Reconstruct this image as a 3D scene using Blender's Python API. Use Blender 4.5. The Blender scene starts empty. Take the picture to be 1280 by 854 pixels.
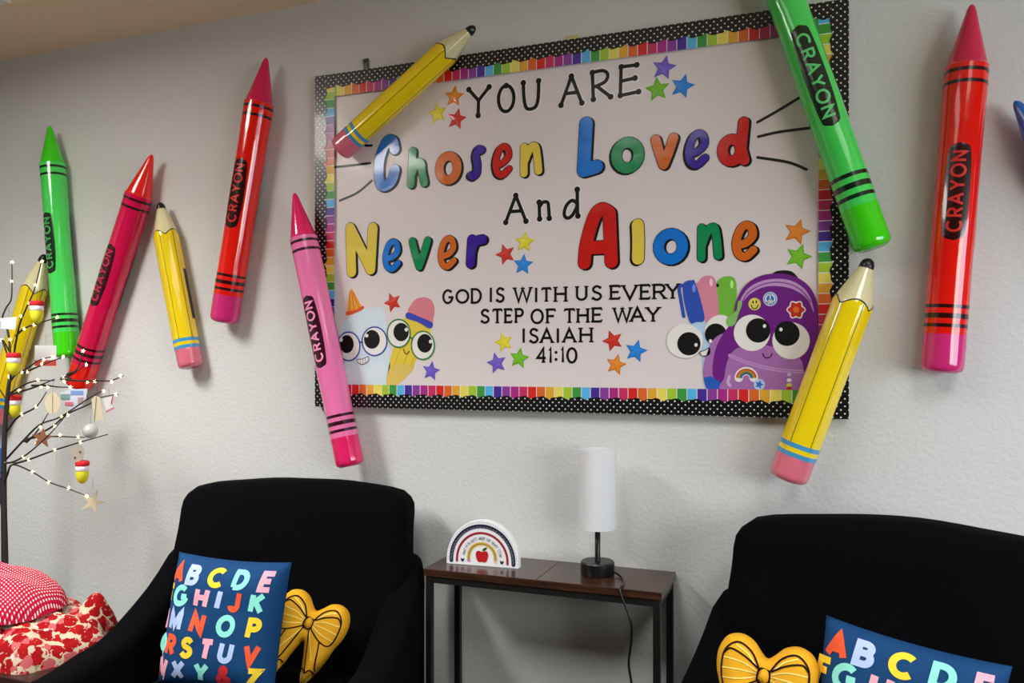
import bpy, bmesh, math, random
from mathutils import Vector, Matrix, noise
from mathutils.geometry import delaunay_2d_cdt

random.seed(7)
SC = bpy.context.scene
COL = SC.collection
PI = math.pi

# ------------------------------------------------------------------ camera
FPX, HOR, D, HC, YAW = 1012.0, 450.0, 2.55, 1.43, math.radians(20.8)
cd = bpy.data.cameras.new('camera'); cam = bpy.data.objects.new('camera', cd); COL.objects.link(cam)
cam.location = (0, -D, HC); cam.rotation_euler = (PI/2, 0, YAW)
cd.sensor_width = 36; cd.lens = FPX*36/1280; cd.shift_y = (HOR-427)/1280; cd.clip_start = .05
SC.camera = cam
SC.view_settings.view_transform = 'Standard'; SC.view_settings.look = 'None'
SC.view_settings.exposure = -0.25; SC.view_settings.gamma = 1; SC.view_settings.use_curve_mapping = False

CEIL = 2.757
# ------------------------------------------------------------------ light
w = bpy.data.worlds.new('world'); SC.world = w; w.use_nodes = True
w.node_tree.nodes['Background'].inputs[0].default_value = (.8, .85, 1, 1)
w.node_tree.nodes['Background'].inputs[1].default_value = .12

def area(name, loc, target, sx, sy, power, col, spread=PI):
    l = bpy.data.lights.new(name, 'AREA'); l.shape = 'RECTANGLE'; l.size = sx; l.size_y = sy
    l.energy = power; l.color = col; l.spread = spread
    o = bpy.data.objects.new(name, l); COL.objects.link(o); o.location = loc
    o.rotation_euler = (Vector(target)-Vector(loc)).to_track_quat('-Z', 'Y').to_euler()
    return o
CLS = ((-2.7, -1.75, 57), (-.85, -1.75, 20), (.8, -1.75, 22))             # recessed ceiling panels: x, y, power; middle and right ones are added fill
for lx, ly, pw in CLS:
    area('ceiling_lamp_light', (lx, ly, 2.72), (lx, ly+.001, 0), .6, 1.2, pw, (.96, 1, 1.03), 2.3)
WINS = ((-3.7, -2.3), (-2.05, -.75)); WZ0, WZ1 = .8, 2.15              # two windows in the right wall: y from, y to
area('window_light', (2.66, -3.0, 1.47), (-.4, -.8, .35), 1.35, 1.3, 42, (1, .98, .93), 2.4)
area('window_light', (2.66, -1.4, 1.47), (.4, -.1, .9), 1.25, 1.3, 24, (.82, .98, 1.15), 2.4)

# ------------------------------------------------------------------ pixel <-> place
AX = Vector((-math.sin(YAW), math.cos(YAW), 0)); RX = Vector((math.cos(YAW), math.sin(YAW), 0))
CAM = Vector((0, -D, HC))
def ray(px, py):
    return AX + RX*((px-640)/FPX) + Vector((0, 0, (HOR-py)/FPX))
def W(px, py, y=0.0):
    d = ray(px, py); return CAM + d*((y+D)/d.y)
def S(px, py, z):
    return CAM + ray(px, py)*z
def mpp(px, y=0.0):                      # metres per pixel (vertical) on the plane y
    return (y+D)/ray(px, HOR).y/FPX

# ------------------------------------------------------------------ materials
def lin(c):
    return tuple(((x/255)/12.92 if x/255 <= .04045 else ((x/255+.055)/1.055)**2.4) for x in c)
MC = {}
def M(name, rgb, rough=.5, coat=0.0, spec=.5, metal=0.0, emit=0.0):
    if name in MC: return MC[name]
    m = bpy.data.materials.new(name); m.use_nodes = True
    b = m.node_tree.nodes['Principled BSDF']; c = lin(rgb)+(1,)
    b.inputs['Base Color'].default_value = c; b.inputs['Roughness'].default_value = rough
    b.inputs['Metallic'].default_value = metal; b.inputs['Specular IOR Level'].default_value = spec
    b.inputs['Coat Weight'].default_value = coat; b.inputs['Coat Roughness'].default_value = .06
    if emit:
        b.inputs['Emission Color'].default_value = c; b.inputs['Emission Strength'].default_value = emit
    m.diffuse_color = c; MC[name] = m; return m
def N(m, t, **kw):
    n = m.node_tree.nodes.new(t)
    for k, v in kw.items(): setattr(n, k, v)
    return n
def L(m, a, b): m.node_tree.links.new(a, b)
def bsdf(m): return m.node_tree.nodes['Principled BSDF']
def bump(m, scale, strength, dist=.002, detail=3, coord='Object'):
    tc = N(m, 'ShaderNodeTexCoord'); nt = N(m, 'ShaderNodeTexNoise'); bp = N(m, 'ShaderNodeBump')
    nt.inputs['Scale'].default_value = scale; nt.inputs['Detail'].default_value = detail
    bp.inputs['Strength'].default_value = strength; bp.inputs['Distance'].default_value = dist
    L(m, tc.outputs[coord], nt.inputs['Vector']); L(m, nt.outputs[0], bp.inputs['Height'])
    L(m, bp.outputs[0], bsdf(m).inputs['Normal']); return m
def vinyl(name, rgb, trans=.2):
    if name in MC: return MC[name]
    m = M(name, rgb, .12, 1.0)
    bump(m, 16, .16, .006, 2)
    out = m.node_tree.nodes['Material Output']
    tr = N(m, 'ShaderNodeBsdfTranslucent'); tr.inputs[0].default_value = lin(rgb)+(1,)
    mx = N(m, 'ShaderNodeMixShader'); mx.inputs[0].default_value = trans
    L(m, bsdf(m).outputs[0], mx.inputs[1]); L(m, tr.outputs[0], mx.inputs[2]); L(m, mx.outputs[0], out.inputs[0])
    return m

WALLM = bump(M('painted_orange_peel_wall', (211, 211, 208), .75, 0, .25), 75, .55, .004, 4)
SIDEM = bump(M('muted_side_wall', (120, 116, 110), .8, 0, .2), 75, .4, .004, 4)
CEILM = bump(M('ceiling_paint', (244, 220, 188), .9, 0, .1), 60, .4, .004, 4)
FLOORM = bump(M('dark_carpet', (62, 58, 52), .95, 0, .1), 300, .6, .004)

# ------------------------------------------------------------------ mesh helpers
class MB:
    def __init__(s): s.v = []; s.f = []; s.m = []; s.uv = {}
    def add(s, vs, fs, mi=0):
        k = len(s.v); s.v += [tuple(p) for p in vs]
        for f in fs: s.f.append(tuple(i+k for i in f)); s.m.append(mi)
        return s
    def box(s, c, d, mi=0):
        x, y, z = c; a, b, e = d[0]/2, d[1]/2, d[2]/2
        vs = [(x+i*a, y+j*b, z+k*e) for i in (-1, 1) for j in (-1, 1) for k in (-1, 1)]
        return s.add(vs, [(0, 1, 3, 2), (4, 6, 7, 5), (0, 4, 5, 1), (2, 3, 7, 6), (0, 2, 6, 4), (1, 5, 7, 3)], mi)
    def lathe(s, prof, n=32, mi=0, c=(0, 0, 0)):
        vs = []; fs = []
        for r, z in prof:
            for i in range(n):
                a = 2*PI*i/n; vs.append((c[0]+r*math.cos(a), c[1]+r*math.sin(a), c[2]+z))
        for j in range(len(prof)-1):
            for i in range(n):
                fs.append((j*n+i, j*n+(i+1) % n, (j+1)*n+(i+1) % n, (j+1)*n+i))
        return s.add(vs, fs, mi)
    def tube(s, pts, r, n=8, mi=0):
        pts = [Vector(p) for p in pts]; vs = []; fs = []; ref = None
        rr = r if isinstance(r, (list, tuple)) else [r]*len(pts)
        for i, p in enumerate(pts):
            t = (pts[min(i+1, len(pts)-1)]-pts[max(i-1, 0)]).normalized()
            if ref is None: ref = t.orthogonal()
            ref = (ref - t*ref.dot(t)).normalized(); b = t.cross(ref)
            for k in range(n):
                a = 2*PI*k/n; vs.append(p+(ref*math.cos(a)+b*math.sin(a))*rr[i])
        for j in range(len(pts)-1):
            for k in range(n): fs.append((j*n+k, j*n+(k+1) % n, (j+1)*n+(k+1) % n, (j+1)*n+k))
        fs.append(tuple(range(n))[::-1]); fs.append(tuple((len(pts)-1)*n+k for k in range(n)))
        return s.add(vs, fs, mi)
    def extrude(s, depth):               # sides going back by depth (vector) along the open border
        cnt = {}
        for fi, f in enumerate(s.f):
            for a, b in zip(f, f[1:]+f[:1]):
                k = (min(a, b), max(a, b)); cnt.setdefault(k, []).append((a, b, s.m[fi]))
        d = Vector(depth); n = len(s.v); base = list(s.v)
        s.v += [tuple(Vector(p)+d) for p in base]
        for k, l in cnt.items():
            if len(l) == 1:
                a, b, mi = l[0]; s.f.append((b, a, a+n, b+n)); s.m.append(mi)
        return s
    def obj(s, name, mat, parent=None, smooth=False, uv=None, loc=None):
        me = bpy.data.meshes.new(name); me.from_pydata(s.v, [], s.f)
        mats = mat if isinstance(mat, (list, tuple)) else [mat]
        for m in mats: me.materials.append(m)
        if len(mats) > 1:
            for p, i in zip(me.polygons, s.m): p.material_index = i
        if smooth:
            for p in me.polygons: p.use_smooth = True
        if uv:
            ul = me.uv_layers.new(name='UVMap')
            for li, lp in enumerate(me.loops): ul.data[li].uv = uv[lp.vertex_index]
        me.update()
        o = bpy.data.objects.new(name, me); COL.objects.link(o)
        if parent: o.parent = parent
        if loc: o.location = loc
        return o
def recalc(o):
    bm = bmesh.new(); bm.from_mesh(o.data); bmesh.ops.recalc_face_normals(bm, faces=bm.faces); bm.to_mesh(o.data); bm.free(); return o
def weld(o, d=1e-5):
    bm = bmesh.new(); bm.from_mesh(o.data); bmesh.ops.remove_doubles(bm, verts=bm.verts, dist=d)
    bmesh.ops.recalc_face_normals(bm, faces=bm.faces); bm.to_mesh(o.data); bm.free(); return o
def subsurf(o, n=2):
    m = o.modifiers.new('subsurf', 'SUBSURF'); m.levels = n; m.render_levels = n; return o
def bevel(o, wd=.004, seg=2):
    m = o.modifiers.new('bevel', 'BEVEL'); m.width = wd; m.segments = seg; m.limit_method = 'ANGLE'; return o
def tag(o, label, cat, group=None):
    o['label'] = label; o['category'] = cat
    if group: o['group'] = group
    return o
def thing(name, label, cat, loc=(0, 0, 0), rot=None, group=None, mat=None):
    o = bpy.data.objects.new(name, None); COL.objects.link(o); o.empty_display_size = .05
    if mat is not None: o.matrix_world = mat
    else:
        o.location = loc
        if rot: o.rotation_euler = rot
    return tag(o, label, cat, group)
def struct(o): o['kind'] = 'structure'; return o

# 2-D stroke helpers -----------------------------------------------------
def arc(cx, cy, rx, ry, a0, a1, n=None):
    n = n or max(4, int(abs(a1-a0)/12))
    return [(cx+rx*math.cos(math.radians(a0+(a1-a0)*i/n)), cy+ry*math.sin(math.radians(a0+(a1-a0)*i/n))) for i in range(n+1)]
def smooth(pts, n=8, closed=False):
    P = [Vector(p) for p in pts]; m = len(P); out = []
    rng = range(m) if closed else range(m-1)
    for i in rng:
        if closed: a, b, c, d = P[(i-1) % m], P[i], P[(i+1) % m], P[(i+2) % m]
        else: a, b, c, d = P[max(i-1, 0)], P[i], P[i+1], P[min(i+2, m-1)]
        for k in range(n):
            t = k/n
            out.append(.5*((2*b)+(c-a)*t+(2*a-5*b+4*c-d)*t*t+(3*b-a-3*c+d)*t**3))
    if not closed: out.append(P[-1])
    return [tuple(p) for p in out]
def densify(pts, step):
    out = [pts[0]]
    for a, b in zip(pts, pts[1:]):
        n = max(1, int(math.hypot(b[0]-a[0], b[1]-a[1])/step))
        for i in range(1, n+1): out.append((a[0]+(b[0]-a[0])*i/n, a[1]+(b[1]-a[1])*i/n))
    return out
def ribbon(pts, r, cap='round', closed=False):
    """verts, faces of a flat 2-D ribbon of half-width r"""
    P = [Vector(p) for p in pts]
    Q = [P[0]]
    for p in P[1:]:
        if (p-Q[-1]).length > 1e-7: Q.append(p)
    if closed and (Q[0]-Q[-1]).length < 1e-6: Q.pop()
    P = Q; n = len(P); vs = []; fs = []
    rr = r if callable(r) else (lambda t: r)
    for i in range(n):
        a = P[i-1] if (i > 0 or closed) else None; b = P[(i+1) % n] if (i < n-1 or closed) else None
        d0 = (P[i]-a).normalized() if a is not None else None; d1 = (b-P[i]).normalized() if b is not None else None
        if d0 is None: d0 = d1
        if d1 is None: d1 = d0
        t = d0+d1
        if t.length < 1e-4: t = d1
        t = t.normalized(); nn = Vector((-t.y, t.x)); c = max(.45, nn.dot(Vector((-d1.y, d1.x)))); q = rr(i/(n-1 if n > 1 else 1))/c
        vs += [tuple(P[i]+nn*q), tuple(P[i]-nn*q)]
    for i in range(n if closed else n-1):
        j = (i+1) % n; fs.append((2*i, 2*i+1, 2*j+1, 2*j))
    if cap == 'round' and not closed:
        for end in (0, n-1):
            d = (P[0]-P[1]) if end == 0 else (P[-1]-P[-2]); d.normalize(); nn = Vector((-d.y, d.x)); k = 7
            q = rr(0 if end == 0 else 1)
            ids = []
            for j in range(k+1):
                a = PI/2-PI*j/k
                p = P[end]+d*(math.cos(a)*q)+nn*(math.sin(a)*q)
                ids.append(len(vs)); vs.append(tuple(p))
            fs.append(tuple(ids[::-1]))
    return vs, fs
def disc(c, rx, ry=None, n=28):
    ry = ry or rx
    return [(c[0]+rx*math.cos(2*PI*i/n), c[1]+ry*math.sin(2*PI*i/n)) for i in range(n)]

# plain capital letters as strokes, in a box of height 1 ---------------------
G = {
 'A': (.8, [[(0, 0), (.4, 1), (.8, 0)], [(.14, .33), (.66, .33)]]),
 'B': (.6, [[(0, .53), (0, 1), (.3, 1)]+arc(.3, .765, .24, .235, 80, -80)+[(.3, .53), (0, .53)], [(0, .53), (0, 0), (.34, 0)]+arc(.34, .265, .26, .265, -80, 80)+[(.34, .53)]]),
 'C': (.86, [arc(.46, .5, .46, .5, 48, 312, 22)]),
 'D': (.72, [[(0, 0), (0, 1), (.26, 1)]+arc(.26, .5, .46, .5, 80, -80, 14)+[(.26, 0), (0, 0)]]),
 'E': (.55, [[(.55, 1), (0, 1), (0, 0), (.55, 0)], [(0, .52), (.48, .52)]]),
 'F': (.55, [[(.55, 1), (0, 1), (0, 0)], [(0, .5), (.46, .5)]]),
 'G': (.9, [arc(.46, .5, .46, .5, 48, 350, 24), [(.92, .45), (.52, .45)]]),
 'H': (.66, [[(0, 0), (0, 1)], [(.66, 0), (.66, 1)], [(0, .52), (.66, .52)]]),
 'I': (.0, [[(0, 0), (0, 1)]]),
 'J': (.46, [[(.46, 1), (.46, .26)]+arc(.23, .25, .23, .25, 0, -170)]),
 'K': (.62, [[(0, 0), (0, 1)], [(.58, 1), (0, .4)], [(.2, .6), (.62, 0)]]),
 'L': (.5, [[(0, 1), (0, 0), (.5, 0)]]),
 'M': (.84, [[(0, 0), (.06, 1), (.42, .2), (.78, 1), (.84, 0)]]),
 'N': (.68, [[(0, 0), (0, 1), (.68, 0), (.68, 1)]]),
 'O': (.92, ['c'] and [[*arc(.46, .5, .46, .5, 0, 345, 23), 'closed']]),
 'P': (.56, [[(0, 0), (0, 1), (.3, 1)]+arc(.3, .74, .26, .26, 80, -80)+[(.3, .48), (0, .48)]]),
 'Q': (.92, [[*arc(.46, .5, .46, .5, 0, 345, 23), 'closed'], [(.55, .28), (.88, -.05)]]),
 'R': (.6, [[(0, 0), (0, 1), (.3, 1)]+arc(.3, .74, .26, .26, 80, -80)+[(.3, .48), (0, .48)], [(.3, .48), (.6, 0)]]),
 'S': (.58, [smooth([(.55, .82), (.4, .97), (.2, .97), (.05, .8), (.12, .6), (.3, .52), (.5, .4), (.56, .2), (.4, .02), (.18, .02), (0, .18)], 5)]),
 'T': (.64, [[(0, 1), (.64, 1)], [(.32, 1), (.32, 0)]]),
 'U': (.64, [[(0, 1), (0, .32)]+arc(.32, .32, .32, .32, 180, 360)+[(.64, 1)]]),
 'V': (.72, [[(0, 1), (.36, 0), (.72, 1)]]),
 'W': (1.08, [[(0, 1), (.27, 0), (.54, .95), (.81, 0), (1.08, 1)]]),
 'X': (.66, [[(0, 0), (.66, 1)], [(0, 1), (.66, 0)]]),
 'Y': (.7, [[(0, 1), (.35, .46), (.7, 1)], [(.35, .46), (.35, 0)]]),
 'Z': (.6, [[(0, 1), (.6, 1), (0, 0), (.6, 0)]]),
 '&': (.7, [smooth([(.7, 0), (.35, .45), (.14, .75), (.25, .98), (.42, .9), (.38, .68), (.08, .4), (.02, .15), (.2, 0), (.45, .08), (.66, .42)], 5)]),
 '4': (.62, [[(.45, 0), (.45, 1), (0, .3), (.62, .3)]]),
 '1': (.12, [[(0, .84), (.12, 1), (.12, 0)]]),
 '0': (.66, [[*arc(.33, .5, .33, .5, 0, 345, 23), 'closed']]),
}
SERIF = {'G': [(.92, .45)], 'D': [(.02, 0), (.02, 1)], 'I': [(0, 0), (0, 1)], 'W': [(0, 1), (1.08, 1), (.54, .97)], 'T': [(.32, 0)],
 'H': [(0, 0), (0, 1), (.66, 0), (.66, 1)], 'U': [(0, 1), (.64, 1)], 'E': [(0, 0), (0, 1)], 'V': [(0, 1), (.72, 1)],
 'R': [(0, 0), (0, 1), (.6, 0)], 'Y': [(0, 1), (.7, 1), (.35, 0)], 'P': [(0, 0), (0, 1)], 'F': [(0, 0), (0, 1)],
 'A': [(0, 0), (.8, 0)], '1': [(.12, 0)], '4': [(.45, 0)], 'N': [(0, 0), (0, 1)]}
def strokes(ch):
    gw, st = G[ch]; out = []
    for s in st:
        if s[-1] == 'closed': out.append((list(s[:-1]), True))
        else: out.append((list(s), False))
    return gw, out
def glyph(mb, ch, fx, r, step=None, cap='butt', serif=False, mi=0, fo=None, jit=3e-5, hw=1.0):
    """glyph strokes through fx: unit box -> flat coordinates, then fo(x, y, lift) -> 3-D"""
    gw, st = strokes(ch); k = 0
    if serif:
        for (x, y) in SERIF.get(ch, []): st.append(([(x-.14, y), (x+.14, y)], 'thin'))
        if ch == 'T': st += [([(0, 1), (0, .84)], 'thin'), ([(.64, 1), (.64, .84)], 'thin')]
        if ch in 'EF': st += [([(.55, 1), (.55, .84)], 'thin')]
        if ch == 'E': st += [([(.55, 0), (.55, .16)], 'thin')]
        if ch in 'SCG': st += [([(.55, .82), (.55, .99)], 'thin')] if ch == 'S' else [([(.78, .8), (.8, 1)], 'thin')]
        if ch == 'S': st += [([(0, .18), (0, 0)], 'thin')]
    for pts, cl in st:
        q = [fx(*p) for p in pts]
        if step: q = densify(q + ([q[0]] if cl is True else []), step)
        rr = r*.62 if cl == 'thin' else r
        vs, fs = ribbon(q, rr, cap, cl is True)
        mb.add([fo(x, y, k*jit) for x, y in vs], fs, mi); k += 1

# ------------------------------------------------------------------ the room
XL, XR, YF = -3.7, 2.75, -4.6
def slab(name, lo, hi, mat):
    c = [(a+b)/2 for a, b in zip(lo, hi)]; d = [b-a for a, b in zip(lo, hi)]
    return struct(MB().box(c, d).obj(name, mat))
slab('wall_back', (XL-.1, 0, -.1), (XR+.1, .12, CEIL+.1), WALLM)
slab('wall_left', (XL-.12, YF, -.1), (XL, 0, CEIL+.1), SIDEM)
slab('wall_front', (XL-.1, YF-.12, -.1), (XR+.1, YF, CEIL+.1), SIDEM)
# right wall with openings for the two windows that light the room
rw = MB(); ys = [YF]+[y for q in WINS for y in q]+[0]
for a, b in zip(ys[::2], ys[1::2]): rw.box((XR+.06, (a+b)/2, CEIL/2), (.12, b-a, CEIL+.2))
for a, b in WINS:
    rw.box((XR+.06, (a+b)/2, (WZ0-.1)/2), (.12, b-a, WZ0+.1)); rw.box((XR+.06, (a+b)/2, (WZ1+CEIL+.1)/2), (.12, b-a, CEIL+.1-WZ1))
struct(rw.obj('wall_right', SIDEM))
slab('floor', (XL-.1, YF-.1, -.1), (XR+.1, .1, 0), FLOORM)
slab('ceiling', (XL-.1, YF-.1, CEIL), (XR+.1, .1, CEIL+.1), CEILM)
WHITE = M('white_paint', (225, 225, 222), .4)
slab('baseboard_back', (XL, -.014, 0), (XR, 0, .1), WHITE)
for k, (a, b) in enumerate(WINS):
    wf = MB(); wx, c0, c1 = XR+.06, (a+b)/2, (WZ0+WZ1)/2
    for c, d in (((wx, a+.03, c1), (.1, .06, WZ1-WZ0)), ((wx, b-.03, c1), (.1, .06, WZ1-WZ0)), ((wx, c0, WZ0+.03), (.1, b-a, .06)), ((wx, c0, WZ1-.03), (.1, b-a, .06)), ((wx, c0, c1), (.05, b-a, .04))): wf.box(c, d)
    struct(wf.obj('window_%d' % (k+1), WHITE))

# ceiling vent at the upper left
vx0 = -3.33
vent = thing('ceiling_vent', 'pale slotted vent on the ceiling in the top left corner', 'vent', (-3.1, -.64, CEIL))
f = MB()
for c, d in (((0, .2, -.008), (.64, .04, .016)), ((0, -.2, -.008), (.64, .04, .016)), ((-.3, 0, -.008), (.04, .36, .016)), ((.3, 0, -.008), (.04, .36, .016))): f.box(c, d)
bevel(f.obj('vent_frame', WHITE, vent))
for i in range(7):
    MB().box((0, -.15+.05*i, -.009), (.56, .03, .006)).obj('slat', WHITE, vent)

# ceiling panels out of frame; middle and right ones added to brighten the wall
for (lx, ly, pw), where in zip(CLS, ('over the left end of the room', 'added as unseen fill in front of the board', 'added as unseen fill over the right armchair')):
    cl = thing('ceiling_light', 'recessed white ceiling light panel '+where, 'ceiling light', (lx, ly, CEIL), group='recessed ceiling lights')
    f = MB()
    for c, d in (((0, .64, -.02), (.72, .05, .04)), ((0, -.64, -.02), (.72, .05, .04)), ((-.335, 0, -.02), (.05, 1.23, .04)), ((.335, 0, -.02), (.05, 1.23, .04))): f.box(c, d)
    f.obj('light_frame', WHITE, cl)
    MB().box((0, 0, -.012), (.62, 1.23, .012)).obj('diffuser', M('light_lens_%d' % pw, (255, 250, 242), .5, emit=20.0 if pw > 40 else 2.5), cl)

# ------------------------------------------------------------------ bulletin board
BT = .02                                                             # thickness
bl, br = W(396, 97, -BT).x, W(1061, 0, -BT).x
bz1 = HC + .353*mpp(396, -BT)*1000; bz0 = HC - .058*mpp(396, -BT)*1000
bcx, bcz = (bl+br)/2, (bz0+bz1)/2; bw, bh = br-bl, bz1-bz0
board = thing('bulletin_board', 'large white bulletin board with rainbow striped and black polka dot borders', 'bulletin board', (bcx, -.001, bcz))
PAPER = bump(M('white_glossy_paper', (226, 215, 214), .36, .12, .5), 5, .25, .01, 2)
bevel(MB().box((0, -BT/2, 0), (bw, BT, bh)).obj('backing_panel', M('board_core', (120, 100, 75), .7), board), .002)
MB().box((0, -BT-.0006, 0), (bw-.004, .0012, bh-.004)).obj('paper_sheet', PAPER, board)
def polka():
    m = M('black_polka_dot_trim', (8, 8, 9), .3, .25)
    tc = N(m, 'ShaderNodeTexCoord'); sp = N(m, 'ShaderNodeSeparateXYZ'); cb = N(m, 'ShaderNodeCombineXYZ')
    L(m, tc.outputs['Object'], sp.inputs[0]); L(m, sp.outputs[0], cb.inputs[0]); L(m, sp.outputs[2], cb.inputs[1])
    mp = N(m, 'ShaderNodeMapping'); mp.inputs['Rotation'].default_value[2] = PI/4
    L(m, cb.outputs[0], mp.inputs[0])
    vo = N(m, 'ShaderNodeTexVoronoi', voronoi_dimensions='2D'); vo.inputs['Scale'].default_value = 66; vo.inputs['Randomness'].default_value = 0
    L(m, mp.outputs[0], vo.inputs['Vector'])
    lt = N(m, 'ShaderNodeMath', operation='LESS_THAN'); lt.inputs[1].default_value = .165; L(m, vo.outputs['Distance'], lt.inputs[0])
    mx = N(m, 'ShaderNodeMix', data_type='RGBA'); mx.inputs[6].default_value = lin((8, 8, 9))+(1,); mx.inputs[7].default_value = lin((235, 232, 228))+(1,)
    L(m, lt.outputs[0], mx.inputs[0]); L(m, mx.outputs[2], bsdf(m).inputs['Base Color']); return m
POLKA = polka()
RAIN = [M('stripe_'+n, c, .4, .15) for n, c in (('red', (214, 32, 30)), ('orange', (222, 104, 32)), ('amber', (228, 168, 46)), ('yellow', (235, 218, 92)),
        ('lime', (164, 200, 50)), ('green', (60, 152, 60)), ('sky', (86, 180, 232)), ('indigo', (70, 40, 150)), ('purple', (138, 58, 154)), ('magenta', (172, 36, 132)), ('crimson', (200, 44, 96)))]
STW = M('stripe_gap_white', (236, 228, 226), .4, .15)
def rainbow_strip(length, depth, start, name, rot):
    mb = MB(); n = round(length/.0305); sw = length/n
    for i in range(n):
        x0 = -length/2+i*sw; a, b = x0+.0011, x0+sw-.0011
        mb.add([(a, 0, 0), (b, 0, 0), (b, 0, depth), (a, 0, depth)], [(0, 1, 2, 3)], (i+start) % 11)
        mb.add([(b, 0, 0), (b+.0022, 0, 0), (b+.0022, 0, depth), (b, 0, depth)], [(0, 1, 2, 3)], 11)
    return mb.obj(name, RAIN+[STW], board)
def scallop(length, depth, name):
    mb = MB(); n = max(8, int(length/.004)); vs = []
    per = length/round(length/.062)
    for i in range(n+1):
        x = -length/2+length*i/n; p = (x+length/2)/per
        h = depth+.009*(abs(math.cos(PI*p))**.75-.5)+.0015*math.sin(4*PI*p)
        vs += [(x, 0, 0), (x, 0, h)]
    mb.add(vs, [(2*i, 2*i+2, 2*i+3, 2*i+1) for i in range(n)])
    return mb
EB, ER = .046, .082
for nm, L_, ang, loc, st in (('top', bw, PI, (0, bh/2), 3), ('bottom', bw, 0, (0, -bh/2), 6), ('left', bh, -PI/2, (-bw/2, 0), 2), ('right', bh, PI/2, (bw/2, 0), 1)):
    # rotation about y: local +z points to the inside of the board
    ry = {'top': PI, 'bottom': 0, 'left': PI/2, 'right': -PI/2}[nm]
    o = rainbow_strip(L_-.004, ER, st, 'rainbow_border', ry); o.location = (loc[0], -BT-.0092-(.0004 if nm in ('left', 'right') else 0), loc[1]); o.rotation_euler = (0, ry, 0)
    s = scallop(L_, EB, 'polka'); s = s.extrude((0, .001, 0)).obj('polka_dot_border', POLKA, board)
    s.location = (loc[0], -BT-.0106-(.0006 if nm in ('left', 'right') else 0), loc[1]); s.rotation_euler = (0, ry, 0)

YB = -BT-.0016                                                       # front of the paper
def bd(px, py):                                                      # board point in the wall plane (X, Z)
    p = W(px, py, YB); return p.x, p.z
INK = M('black_ink', (10, 10, 11), .35)
def drawn(pxs):
    pts = smooth([bd(*p) for p in pxs], 6); vs, fs = ribbon(pts, .0042)
    mb = MB().add([(x-bcx, YB-.0006, z-bcz) for x, z in vs], fs); mb.obj('drawn_line', INK, board)
for l in ([(947, 153), (970, 140), (1003, 120)], [(948, 171), (975, 165), (1014, 160)], [(947, 197), (985, 203), (1008, 212)],
          [(419, 209), (440, 207), (463, 204)], [(425, 251), (447, 241), (465, 226)], [(450, 179), (458, 182), (465, 182)]): drawn(l)

# --- cut-out letters
def letter_frame(box):
    x0, y0, x1, y1 = box; cx, cy = (x0+x1)/2, (y0+y1)/2
    a = bd(x0, cy)[0]; b = bd(x1, cy)[0]; c = bd(cx, cy); k = mpp(cx, YB)
    return c, b-a, (y1-y0)*k, k
FAT = {
 'C': [('s', [(.98, .8), (.85, .99), (.5, .98), (.15, .7), (.02, .35), (.12, .06), (.42, 0), (.8, .1), (1, .33)])],
 'h': [('l', [(.14, 1), (.0, 0)]), ('s', [(.08, .3), (.35, .6), (.75, .62), (.85, .35), (1, .02)])],
 'o': [('c', arc(.5, .5, .5, .5, 0, 345, 20))],
 's': [('s', [(1, .97), (.62, 1), (.45, .75), (.56, .45), (.52, .12), (.25, 0), (0, .05)])],
 'e': [('s', [(.06, .38), (.55, .43), (.95, .64), (.9, .9), (.6, 1), (.25, .86), (.02, .45), (.16, .1), (.55, 0), (1, .2)])],
 'n': [('l', [(.02, .98), (.0, 0)]), ('s', [(.05, .45), (.4, .88), (.75, .97), (.9, .65), (1, .05)])],
 'L': [('l', [(.2, 1), (0, 0)]), ('l', [(0, 0), (1, .06)])],
 'v': [('s', [(0, 1), (.2, .5), (.45, 0)]), ('s', [(.45, 0), (.75, .5), (1, 1)])],
 'd': [('c', [(.42+.42*math.cos(a), .29+.29*math.sin(a)) for a in [2*PI*i/20 for i in range(20)]]), ('l', [(.98, 1), (.86, .3)]), ('l', [(.86, .3), (1, 0)])],
 'N': [('l', [(0, 1), (.06, 0)]), ('l', [(0, 1), (.9, .04)]), ('l', [(.9, .04), (1, .97)])],
 'r': [('l', [(.14, .95), (.02, 0)]), ('s', [(.1, .5), (.4, .85), (1, .93)])],
 'A': [('s', [(0, 0), (.08, .38), (.35, .86), (.62, 1), (.88, .92)]), ('l', [(.88, .92), (.95, 0)]), ('l', [(.1, .28), (.9, .28)])],
 'l': [('s', [(.45, 1), (.6, .5), (.5, 0)])],
}
LC = {k: bump(M('laminated_'+k, c, .25, .5), 14, .35, .012, 1) for k, c in dict(blue=(14, 118, 214), green=(8, 142, 84), orange=(214, 104, 28), indigo=(56, 24, 150), red=(206, 26, 18), yellow=(232, 206, 76)).items()}
LBLACK = M('laminated_black', (9, 9, 10), .35, .1, .3)
def build_strokes(sts, c, w, h, r, y, mat, name, parent, off=(0, 0), rad_add=0.0):
    mb = MB(); k = 0; R = r+rad_add
    ww, hh = max(w-2*r, .001), h-2*r
    for kind, pts in sts:
        q = [(-ww/2+u*ww+off[0], -hh/2+v*hh+off[1]) for u, v in pts]
        if kind == 's': q = smooth(q, 7)
        vs, fs = ribbon(q, R, 'round', kind == 'c')
        mb.add([(x, y-k*8e-5-6e-6*min(i//2, 60), z) for i, (x, z) in enumerate(vs)], fs); k += 1
    mb.extrude((0, .0009, 0)); return mb.obj(name, mat, parent)
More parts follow.
